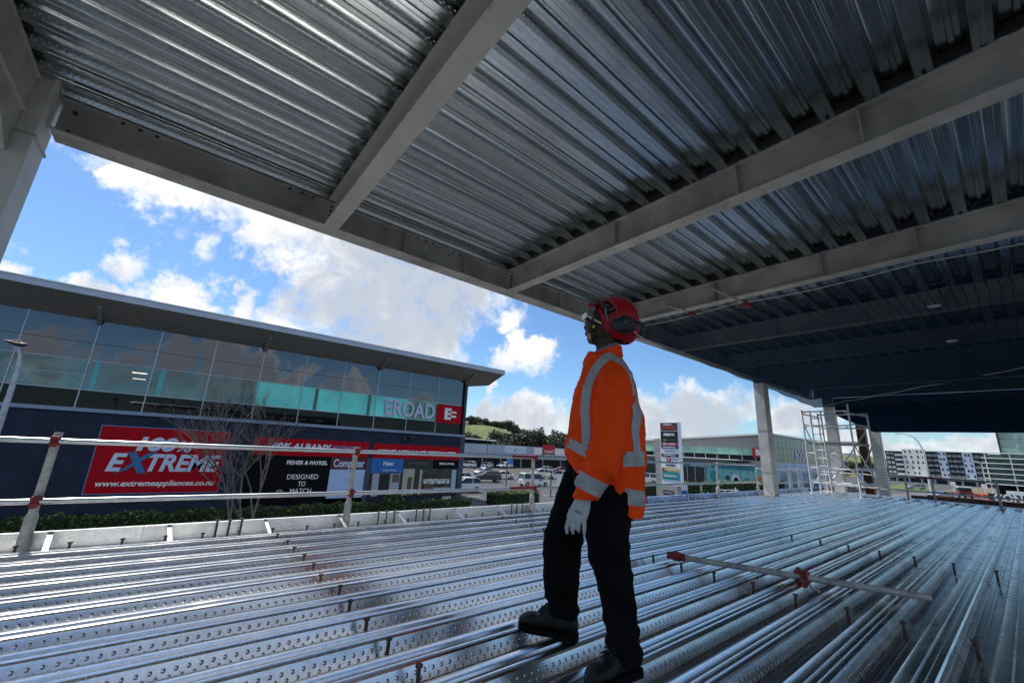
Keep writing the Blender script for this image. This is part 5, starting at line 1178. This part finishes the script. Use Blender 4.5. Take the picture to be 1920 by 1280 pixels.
RLEG = [(0.01,.07,.97,.15,.12),(-0.017,.080,.863,.134,.115),(-.084,.105,.727,.126,.110),(-.141,.130,.564,.112,.105),(-.167,.140,.463,.110,.098),(-.167,.140,.341,.100,.092),(-.166,.142,.235,.096,.090),(-.160,.145,.165,.082,.085),(-.158,.15,.108,.086,.086)]
LLEG = [(0.10,-.03,.97,.15,.14),(.088,-.060,.862,.150,.125),(.078,-.090,.680,.122,.118),(.076,-.120,.560,.108,.108),(.090,-.140,.459,.100,.100),(.111,-.150,.360,.086,.093),(.128,-.150,.261,.079,.090),(.141,-.150,.164,.078,.090),(.150,-.150,.070,.086,.09)]
def ell(c, n_=22, p=2.3):
    u, w_, z, ru, rw = c; out = []
    for k in range(n_):
        t = 2*math.pi*k/n_; a, b = math.cos(t), math.sin(t)
        out.append((u+ru*math.copysign(abs(a)**(2/p), a), w_+rw*math.copysign(abs(b)**(2/p), b), z))
    return out
def lofted(mb, rows, p=2.3, sc=1.0): mb.loft([ell((u, w_, z, ru*sc, rw*sc), 22, p) for u, w_, z, ru, rw in rows])
def interp(poly, x):
    if x <= poly[0][0]: return poly[0][1]
    for (a, b), (c, d) in zip(poly[:-1], poly[1:]):
        if x <= c: return b+(d-b)*(x-a)/(c-a)
    return poly[-1][1]
def arm_axis(z):
    rows = sorted(LARM, key=lambda r: r[2])
    for a, b in zip(rows[:-1], rows[1:]):
        if a[2] <= z <= b[2]:
            t = (z-a[2])/(b[2]-a[2]); return a[0]+(b[0]-a[0])*t, a[1]+(b[1]-a[1])*t
    return None
def in_arm(p, k=1.35):
    c = arm_axis(p.z)
    return c is not None and ((p.x-c[0])/.082)**2+((p.y-c[1])/.07)**2 < k

# --- body under the clothes: one continuous surface with the head
skin = mat('dark_skin_tone', (.065, .034, .021), .5, 0, .12, 12, .1, 200, spec=.22)
bd = MB()
lofted(bd, [(r[0], r[1], r[2], r[3]*.82, r[4]*.82) for r in TORSO[2:]], 2.2)
lofted(bd, [(r[0], r[1], r[2], r[3]*.72, r[4]*.72) for r in LARM]); lofted(bd, [(r[0], r[1], r[2], r[3]*.72, r[4]*.72) for r in RARM])
lofted(bd, [(r[0], r[1], r[2], r[3]*.8, r[4]*.8) for r in RLEG]); lofted(bd, [(r[0], r[1], r[2], r[3]*.8, r[4]*.8) for r in LLEG])
lofted(bd, [(.085, .0, 1.42, .075, .075), (.082, .0, 1.50, .062, .062), (.080, .0, 1.57, .058, .058), (.085, 0, 1.63, .066, .066), (.09, 0, 1.68, .07, .07)], 2.0)
def ball(mb, c, r, tilt=0, n1=18, n2=12):
    vs = []; Rm = Matrix.Rotation(tilt, 3, 'Y')
    rings = []
    for i in range(1, n2):
        a = math.pi*i/n2
        rings.append([V(c)+Rm @ V((r[0]*math.sin(a)*math.cos(2*math.pi*k/n1), r[1]*math.sin(a)*math.sin(2*math.pi*k/n1), r[2]*math.cos(a))) for k in range(n1)])
    mb.loft(rings); return mb
ball(bd, (.115, 0, 1.725), (.108, .080, .112)); ball(bd, (.030, .012, 1.675), (.068, .066, .082), -.35); ball(bd, (.008, .012, 1.622), (.040, .046, .032), -.3)
ball(bd, (-.032, .045, 1.700), (.020, .016, .026), -.5); ball(bd, (-.030, .03, 1.658), (.018, .028, .012)); ball(bd, (-.018, .02, 1.742), (.03, .052, .020))
ball(bd, (.008, -.066, 1.680), (.018, .012, .032), .15); ball(bd, (.012, .085, 1.680), (.018, .012, .032), .15)
bme = remesh_obj(bd, .0085, 5)
bodyo = mesh_obj('body', bme, skin, man)
# --- shirt
orange = mat('hi_vis_orange', (1.0, .070, .003), .85, 0, .03, 3, .35, 34, spec=.2)
sh = MB(); lofted(sh, TORSO, 2.5); lofted(sh, LARM, 2.2); lofted(sh, RARM, 2.2)
sme = remesh_obj(sh, .0075, 5)
bm = bmesh.new(); bm.from_mesh(sme); bm.normal_update()
HEM = [(-.20, .95), (-.13, .927), (-.089, .882), (-.056, .860), (.028, .837), (.094, .820), (.132, .793), (.157, .739), (.179, .687), (.207, .672), (.26, .67)]
for v in bm.verts:
    p = v.co; nn = v.normal
    f = mnoise.noise(V((p.x*7+p.z*2, p.y*7, p.z*2.6)))*.019+mnoise.noise(V((p.x*17, p.y*17+3, p.z*7)))*.009+.009*max(0, 1-6*abs(mnoise.noise(V((p.x*8+p.z*3, p.y*8, p.z*4+5)))))
    if in_arm(p, 1.7):
        c = arm_axis(p.z); ang = math.atan2(p.y-c[1], p.x-c[0])
        fold = math.sin((p.z*46+ang*1.6)+2.2*mnoise.noise(V((p.x*6, p.y*6, p.z*5))))
        f += (.012*max(0, fold)**2)*(1 if p.z < 1.0 else .5)*(math.exp(-((p.z-.87)/.12)**2)+.4)
        fold2 = math.sin((p.x+p.z*.35)*62+1.5*mnoise.noise(p*5)); f += .008*max(0, fold2)**2*math.exp(-((p.z-1.28)/.18)**2)
    else:
        fold = math.sin(p.x*38-p.z*13+2*mnoise.noise(p*6)); f += .010*max(0, fold)**2*(1 if p.z < 1.12 else .5)
        f += -.010*math.exp(-((p.z-1.0)/.05)**2)*max(0, mnoise.noise(V((p.x*9, p.y*9, 2))))
    v.co = p+nn*f
kill = []
for f in bm.faces:
    c = f.calc_center_median()
    if c.z < interp(HEM, c.x)+.012*math.sin(c.y*9) and not in_arm(c): kill.append(f)
bmesh.ops.delete(bm, geom=kill, context='FACES')
bm.to_mesh(sme); bm.free()
shirt = mesh_obj('shirt', sme, orange, man)
bm = bmesh.new(); bm.from_mesh(sme); SBVH = BVHTree.FromBMesh(bm); bm.free()
tape = mat('reflective_tape', (.36, .355, .34), .45, .05, .06, 6)
def cast_side(u, z, side=-1):
    h = SBVH.ray_cast(V((u, side*1.0, z)), V((0, -side, 0)))
    return (h[0]+V((0, side*.0035, 0))) if h[0] is not None and not (side < 0 and z < 1.2 and h[0].y < -.17 and in_arm(h[0], 1.6)) else None
def densify(pts, st=.012):
    out = []
    for a, b in zip(pts[:-1], pts[1:]):
        a, b = V(a), V(b); k = max(1, int((b-a).length/st))
        out += [a.lerp(b, i/k) for i in range(k)]
    out.append(V(pts[-1])); 
    for _ in range(6): out = [out[0]]+[(out[i-1]+out[i]*2+out[i+1])/4 for i in range(1, len(out)-1)]+[out[-1]]
    return out
def ribbon(name, pts, hw, side=-1, m=tape, cross=None):
    P2 = densify(pts); mb = MB(); rows = []
    for i, p in enumerate(P2):
        t = (P2[min(i+1, len(P2)-1)]-P2[max(i-1, 0)]).normalized(); s = V((-t.y, t.x))
        if cross: s = V(cross)
        h_ = hw if not callable(hw) else hw(i/(len(P2)-1))
        rows.append([cast_side(p.x+s.x*h_*k/3, p.y+s.y*h_*k/3, side) for k in range(-3, 4)])
    mp = {}
    for i in range(len(rows)-1):
        for k in range(6):
            q = [rows[i][k], rows[i+1][k], rows[i+1][k+1], rows[i][k+1]]
            if all(x is not None for x in q) and max((q[0]-q[2]).length, (q[1]-q[3]).length) < .05: mb.add(q, [(0, 1, 2, 3)])
    if not mb.f: return None
    return mb.build(name, m, man, local=True)
tp = ribbon('reflective_tape', [(.100, 1.490), (.060, 1.462), (.012, 1.400), (-.022, 1.314), (-.038, 1.185), (-.030, 1.101), (-.026, .985)], .024)
ribbon('reflective_tape', [(.085, 1.492), (.125, 1.475), (.172, 1.425), (.214, 1.345), (.232, 1.26), (.238, 1.17), (.214, 1.09), (.222, 1.03), (.224, .955)], lambda t: .024-.006*math.sin(t*9))
ribbon('reflective_tape', [(-.136, 1.018), (-.115, 1.012), (-.075, .990), (-.020, .965)], .029, cross=(0, 1))
ribbon('reflective_tape', [(.152, .943), (.2, .948), (.30, .955)], .036, cross=(0, 1))
ribbon('reflective_tape', [(.160, .770), (.2, .764), (.275, .752)], .038, cross=(0, 1))
def ring_ribbon(c, ax, hw, R0=.2):
    ax = V(ax).normalized(); b1 = ax.orthogonal().normalized(); b2 = ax.cross(b1); mb = MB(); rows = []
    N = 40
    for k in range(N+1):
        t = 2*math.pi*k/N; d = b1*math.cos(t)+b2*math.sin(t); row = []
        for j in range(-2, 3):
            o = V(c)+ax*hw*j/2; best = None
            h = SBVH.ray_cast(o, d)          # from inside the sleeve outward
            row.append(h[0]+d*.004 if h[0] is not None and (h[0]-o).length < .14 else None)
        rows.append(row)
    for i in range(N):
        for j in range(4):
            q = [rows[i][j], rows[i+1][j], rows[i+1][j+1], rows[i][j+1]]
            if all(x is not None for x in q): mb.add(q, [(0, 1, 2, 3)])
    return mb.build('reflective_tape', tape, man, local=True) if mb.f else None
ring_ribbon((-.004, -.272, .822), (-.40, 0, -.92), .036)
# collar, checked shirt below it, cuff tab, pocket flap
def tilt_ring(c, ru, rw, slope, z0, z1, n_=28, flare=0.0):
    a = [(c[0]+ru*math.cos(t), c[1]+rw*math.sin(t), c[2]+z0+slope*ru*math.cos(t)) for t in [2*math.pi*k/n_ for k in range(n_)]]
    b = [(c[0]+ru*(1-flare)*math.cos(t), c[1]+rw*(1-flare)*math.sin(t), c[2]+z1+slope*ru*math.cos(t)) for t in [2*math.pi*k/n_ for k in range(n_)]]
    cc = [(c[0]+(ru-.006)*(1-flare)*math.cos(t), c[1]+(rw-.006)*(1-flare)*math.sin(t), c[2]+z1-.002+slope*ru*math.cos(t)) for t in [2*math.pi*k/n_ for k in range(n_)]]
    d = [(c[0]+(ru-.006)*math.cos(t), c[1]+(rw-.006)*math.sin(t), c[2]+z0+slope*ru*math.cos(t)) for t in [2*math.pi*k/n_ for k in range(n_)]]
    return [a, b, cc, d]
MB().loft(tilt_ring((.083, 0, 1.505), .094, .100, .36, -.022, .036, flare=.08), cap=False).build('collar', orange, man, True, 50, local=True)
chk = bpy.data.materials.new('checked_cotton'); n, l = nt(chk); ck = n.new('ShaderNodeTexChecker'); ck.inputs['Scale'].default_value = 95; tcn = n.new('ShaderNodeTexCoord'); l.new(tcn.outputs['Object'], ck.inputs['Vector'])
ck.inputs['Color1'].default_value = (.32, .22, .24, 1); ck.inputs['Color2'].default_value = (.045, .05, .09, 1); l.new(ck.outputs['Color'], n['Principled BSDF'].inputs['Base Color']); n['Principled BSDF'].inputs['Roughness'].default_value = .9
MB().loft(tilt_ring((.079, 0, 1.512), .083, .084, .40, -.03, .048, flare=.06), cap=False).build('under_collar', chk, man, True, 50, local=True)
MB().prism([(0, 0), (.05, .01), (.055, -.03), (.028, -.09), (.01, -.07)], lambda a, b: (-.032+a, -.055, 1.468+b), lambda a, b: (-.032+a, .055, 1.468+b)).build('under_shirt', chk, man, local=True)
MB().cbox((-.108, -.07, 1.235), (-.085, .0, 1.27), .008).build('pocket_flap', orange, man, local=True)
MB().cbox((-.085, -.30, .755), (-.055, -.24, .772), .005).build('cuff_tab', orange, man, local=True)
# --- trousers
blackc = mat('black_cotton', (.0042, .0042, .005), .95, 0, .3, 5, .2, 160, spec=.12)
tr_ = MB(); lofted(tr_, RLEG, 2.2); lofted(tr_, LLEG, 2.2); lofted(tr_, [(.085, 0, 1.0, .165, .165), (.082, 0, .93, .172, .170), (.055, .01, .84, .165, .165), (.035, .015, .77, .12, .12)], 2.3)
tme = remesh_obj(tr_, .009, 4)
bm = bmesh.new(); bm.from_mesh(tme); bm.normal_update()
for v in bm.verts:
    p = v.co; f = mnoise.noise(V((p.x*9, p.y*9, p.z*5)))*.009
    k = math.exp(-((p.z-.15)/.10)**2)+.7*math.exp(-((p.z-.50)/.12)**2)+.25
    f += .009*k*(max(0, math.sin(p.z*58+p.x*14+2.4*mnoise.noise(p*6)))**2-.3)
    v.co = p+v.normal*f
bm.to_mesh(tme); bm.free()
trousers = mesh_obj('trousers', tme, blackc, man)
# --- boots
leather = mat('black_leather', (.009, .0085, .008), .5, 0, .25, 14, .25, 120, spec=.3); sole = mat('boot_sole', (.005, .005, .005), .9, 0, .2, 20, spec=.1)
lace = mat('boot_lace', (.015, .014, .013), .8)
def boot(heel, toe, nm, zs=0.0):
    h, t = V((*heel, zs)), V((*toe, zs)); d = (t-h).normalized(); s = V((-d.y, d.x, 0)); L = (t-h).length
    def ring(k, hw, zt, z0=.022, back=False):
        c = h+d*L*k; out = []
        for i in range(14):
            a = 2*math.pi*i/14; out.append(c+s*hw*math.cos(a)+V((0, 0, z0+(zt-z0)*(.5+.5*math.sin(a)))))
        return out
    mb = MB(); mb.loft([ring(.0, .022, .10), ring(.05, .038, .14), ring(.18, .045, .16), ring(.34, .046, .165), ring(.46, .047, .145), ring(.58, .049, .115), ring(.68, .050, .092), ring(.74, .053, .092), ring(.84, .053, .088), ring(.93, .046, .076), ring(.985, .033, .060), ring(1.01, .015, .05)])
    a0 = h+d*L*.24
    mb.loft([[a0+d*(.058*math.cos(2*math.pi*k/14))+s*(.047*math.sin(2*math.pi*k/14))+V((0, 0, z))+d*o_ for k in range(14)] for z, o_ in ((.06, .01), (.11, .004), (.16, 0), (.20, -.004))])
    me = remesh_obj(mb, .006, 4); b = mesh_obj('boot', me, leather, man)
    mb = MB(); pts = [(0, .028), (.04, .040), (.2, .043), (.4, .040), (.6, .050), (.8, .054), (.93, .047), (1.0, .022)]
    out = [h+d*L*k+s*w_ for k, w_ in pts]+[h+d*L*k-s*w_ for k, w_ in reversed(pts)]
    n_ = len(out); mb.add([p+V((0, 0, -.002)) for p in out]+[p+V((0, 0, .030)) for p in out], [tuple(range(n_)), tuple(range(2*n_-1, n_-1, -1))]+[(i, (i+1) % n_, (i+1) % n_+n_, i+n_) for i in range(n_)])
    mb.build('sole', sole, b, local=True)
    lb = MB()
    for k in range(4):
        c = h+d*L*(.40+.065*k)+V((0, 0, .168-.017*k)); sg = 1 if k % 2 else -1
        lb.tube([c+s*.032-V((0, 0, .012)), c+V((0, 0, .006)), c-s*.032-V((0, 0, .012))+d*.018], .0048, 6); lb.tube([c-s*.032-V((0, 0, .012)), c+V((0, 0, .008)), c+s*.032-V((0, 0, .012))+d*.018], .0048, 6)
    c = h+d*L*.39+V((0, 0, .176))
    for sg in (-1, 1): lb.tube([c, c+s*sg*.025+V((0, 0, .018)), c+s*sg*.045+d*.01, c+s*sg*.05-V((0, 0, .03))], .004, 6)
    lb.build('laces', lace, b, True, local=True)
    return b, h, d, s, L
boot((-.075, .150), (-.402, .212), 'boot')
b2, h, d, s, L = boot((.212, -.095), (-.012, -.315), 'boot')
q = h+d*L*.40+V((0, 0, .165)); MB().bar(q-s*.016, q+s*.016, .035, .006, up=(d+V((0, 0, .6)))).build('red_tongue_label', mat('label_red', (.42, .03, .05), .6), b2, local=True)
q = q+V((0, 0, .017))-d*.006; MB().bar(q-s*.014, q+s*.014, .010, .007, up=(d+V((0, 0, .6)))).build('white_label', pure, b2, local=True)
# --- glove: palm, four fingers, thumb
glove = mat('grey_knit_glove', (.48, .48, .47), .85, 0, .06, 30, .3, 420)
gm = MB()
lofted(gm, [(-.036, -.257, .775, .036, .026), (-.042, -.257, .745, .040, .028), (-.052, -.257, .715, .046, .028), (-.060, -.258, .690, .049, .027), (-.066, -.258, .664, .047, .024), (-.068, -.258, .650, .042, .020)], 2.3)
for pts, r in ((((-.098, -.258, .678), (-.110, -.262, .642), (-.117, -.258, .615), (-.115, -.250, .594)), .0112), (((-.078, -.262, .672), (-.087, -.270, .632), (-.090, -.264, .610), (-.087, -.252, .596)), .0115),
               (((-.057, -.262, .672), (-.062, -.270, .635), (-.063, -.264, .616), (-.060, -.252, .604)), .0112), (((-.036, -.258, .672), (-.034, -.264, .640), (-.035, -.262, .616), (-.034, -.254, .598)), .0108),
               (((-.075, -.235, .715), (-.098, -.222, .690), (-.108, -.215, .662), (-.108, -.215, .640)), .0135)):
    gm.tube(pts, [r*1.05, r, r*.95, r*.72], 10)
    ball(gm, pts[-1], (r*.78,)*3, 0, 10, 6)
gme = remesh_obj(gm, .0032, 3); gl = mesh_obj('glove', gme, glove, man)
tm = text_mesh('ninja', .019, 0, .0004, .2); tm.transform(Matrix.Translation((-.060, -.2865, .692)) @ Matrix.Rotation(math.pi/2, 4, 'X') @ Matrix.Rotation(R_(160), 4, 'Z')); mesh_obj('glove_lettering', tm, blk, gl, False)
# far hand
gm = MB(); lofted(gm, [(-.075, .25, .80, .035, .026), (-.085, .25, .74, .044, .028), (-.092, .25, .69, .044, .024)], 2.2)
for k in range(4): gm.tube([(-.118+.018*k, .25, .70), (-.122+.018*k, .252, .66), (-.118+.018*k, .245, .625)], [.012, .0115, .009], 8)
gm.tube([(-.07, .23, .74), (-.10, .22, .71), (-.11, .222, .68)], [.013, .012, .009], 8)
mesh_obj('glove', remesh_obj(gm, .005, 3), glove, man)
# --- helmet
redp = mat('helmet_red', (.40, .004, .012), .42, 0, .06, 6, 0, 40, None, coat=.0, spec=.25); blackp = mat('black_plastic', (.012, .012, .013), .5, 0, .2, 20)
hc_ = V((.142, .0, 1.728)); EDGE = [(1.58, .30), (1.592, .20), (1.604, .143), (1.627, .092), (1.657, .066), (1.70, .058), (1.735, .050), (1.767, .035), (1.80, -.012), (1.86, -.05)]
def edge_u(z):
    if z <= EDGE[0][0]: return EDGE[0][1]
    for (a, b), (c, d_) in zip(EDGE[:-1], EDGE[1:]):
        if z <= c: return b+(d_-b)*(z-a)/(c-a)
    return -1
hs = MB(); NU, NV = 72, 44; vs = []
def hpt(i, j, k=1.0):
    a = math.pi*(j+.5)/NV; t = 2*math.pi*i/NU
    p = V((.128*math.sin(a)*math.cos(t), .112*math.sin(a)*math.sin(t), .146*math.cos(a)))
    # crown ridges
    r = 1+.018*math.cos(5*math.atan2(p.y, p.z+.001))*max(0, p.z/.146)
    p = p*r*k
    if p.x < 0: p.x *= 1.0+.22*max(0, min(1, (p.z+.02)/.06))
    if p.z < 0: p.x += .05*(-p.z/.146)*.6
    return hc_+p
VENT = [(.050, 1.838), (.085, 1.842), (.118, 1.80), (.140, 1.765), (.132, 1.745), (.10, 1.74), (.085, 1.70), (.072, 1.73), (.052, 1.77)]
def inside(poly, x, y):
    c = False
    for i in range(len(poly)):
        (x1, y1), (x2, y2) = poly[i-1], poly[i]
        if (y1 > y) != (y2 > y) and x < (x2-x1)*(y-y1)/(y2-y1)+x1: c = not c
    return c
def shell(k, vents):
    fs = []
    for i in range(NU):
        for j in range(NV-1):
            q = [hpt(i, j, k), hpt(i+1, j, k), hpt(i+1, j+1, k), hpt(i, j+1, k)]; c = sum(q, V())/4
            if c.x < edge_u(c.z)+.0: continue
            if c.z < 1.588: continue
            if vents and abs(c.y) > .045 and inside(VENT, c.x, c.z): continue
            fs.append(q)
    return fs
sm_ = bpy.data.meshes.new('helmet')
def from_quads(qs, thick):
    bm = bmesh.new()
    for q in qs: bm.faces.new([bm.verts.new(p) for p in q])
    bmesh.ops.remove_doubles(bm, verts=bm.verts[:], dist=.0004)
    bmesh.ops.recalc_face_normals(bm, faces=bm.faces[:])
    if thick: bmesh.ops.solidify(bm, geom=bm.faces[:], thickness=thick)
    me = bpy.data.meshes.new('helmet'); bm.to_mesh(me); bm.free(); return me
helm = mesh_obj('helmet', from_quads(shell(1.0, True), .006), redp, man, True, 50)
mesh_obj('helmet_liner', from_quads(shell(.90, False), 0), blackp, helm, True, 180)
MB().tube([(.052, -.098, 1.84), (.085, -.093, 1.846), (.115, -.100, 1.808), (.138, -.110, 1.768), (.134, -.114, 1.742)], .0028, 6).build('vent_rim', mat('vent_rim_pale', (.40, .10, .10), .4), helm, True, local=True)
MB().tube([(.06, -.10, 1.79), (.08, -.104, 1.765), (.11, -.108, 1.768), (.125, -.11, 1.775)], .003, 6).tube([(.075, -.104, 1.765), (.078, -.108, 1.735), (.09, -.109, 1.70)], .004, 6).build('inner_strap', mat('grey_strap', (.30, .30, .30), .7), helm, True, local=True)
MB().cbox((.055, -.108, 1.775), (.085, -.088, 1.81), .006).cbox((.085, -.11, 1.75), (.115, -.092, 1.775), .005).build('harness_clip', blackp, helm, local=True)
MB().cbox((-.022, -.075, 1.772), (.022, -.03, 1.822), .012).build('front_clip', redp, helm, True, 40, local=True)
MB().tube([(.004, -.080, 1.780), (.004, -.070, 1.780)], .017, 14).build('lamp_clip', mat('grey_clip', (.13, .12, .12), .4), helm, True, 40, local=True)
MB().cbox((.018, -.085, 1.80), (.046, -.05, 1.835), .008).build('black_clip', blackp, helm, local=True)
mm = MB(); ball(mm, (.178, -.135, 1.668), (.072, .034, .050), .18, 20, 12); ball(mm, (.178, -.118, 1.668), (.066, .03, .052), .18, 18, 10)
MB_ = mm.build('ear_muff', blackp, helm, True, 60, local=True)
mm = MB(); ball(mm, (.275, .085, 1.700), (.040, .045, .050), .2, 18, 12); mm.build('ear_muff', blackp, helm, True, 60, local=True)
MB().tube([(.13, -.135, 1.685), (.11, -.125, 1.665), (.10, -.118, 1.645)], .007, 8).tube([(.24, -.12, 1.68), (.265, -.06, 1.70), (.275, .03, 1.70)], .012, 8).cbox((.20, -.168, 1.664), (.222, -.160, 1.690), .003).build('muff_arm', blackp, helm, True, 40, local=True)
MB().tube([(.225, -.10, 1.640), (.262, -.05, 1.625), (.288, .02, 1.635), (.305, .06, 1.665)], .003, 6).build('wire_band', mat('pale_wire', (.55, .52, .45), .4, .6), helm, True, local=True)
tm = text_mesh('ZZ', .022, .0005, .0004, .2); tm.transform(Matrix.Translation((.185, -.1695, 1.672)) @ Matrix.Rotation(math.pi/2, 4, 'X') @ Matrix.Rotation(R_(15), 4, 'Z')); mesh_obj('muff_mark', tm, mat('grey_clip', (.13, .12, .12), .4), MB_, False)
# chin strap, buckle, ear plug, glasses
MB().tube([(.035, -.080, 1.765), (.005, -.078, 1.72), (-.012, -.066, 1.67), (-.016, -.052, 1.628), (.005, -.04, 1.585), (.03, 0, 1.58)], .0065, 8).tube([(-.012, -.058, 1.635), (.03, -.072, 1.625), (.075, -.080, 1.62)], .007, 8).build('chin_strap', blackp, helm, True, local=True)
MB().cbox((-.030, -.066, 1.600), (-.006, -.050, 1.640), .004).build('buckle', mat('gold_buckle', (.42, .28, .12), .45, .3), helm, local=True)
mm = MB(); ball(mm, (.010, -.080, 1.672), (.009, .007, .009), 0, 10, 6); mm.build('ear_plug', mat('plug_yellow', (.70, .66, .06), .6), man, True, 180, local=True)
ye = mat('lens_yellow', (.55, .58, .30), .25)
gl_ = MB().bar((-.030, -.070, 1.742), (.052, -.084, 1.690), .004, .010).build('safety_glasses', ye, man, local=True)
MB().loft([[(-.034, -.072, 1.765), (-.030, -.072, 1.735), (-.026, -.072, 1.735), (-.030, -.072, 1.765)], [(-.062, .0, 1.77), (-.058, .0, 1.735), (-.054, .0, 1.735), (-.058, .0, 1.77)], [(-.045, .08, 1.765), (-.041, .08, 1.735), (-.037, .08, 1.735), (-.041, .08, 1.765)]]).build('lens', mat('clear_lens', (.45, .48, .42), .1), gl_, local=True)
for p_ in (.02,): ball(MB(), (0, 0, 0), (.01,)*3)
for c_ in ((-.040, -.005, 1.735), (-.036, .065, 1.735)):
    mm = MB(); ball(mm, c_, (.011, .011, .011), 0, 10, 6); mm.build('eye', mat('eye_white', (.5, .48, .45), .2), man, True, 180, local=True)
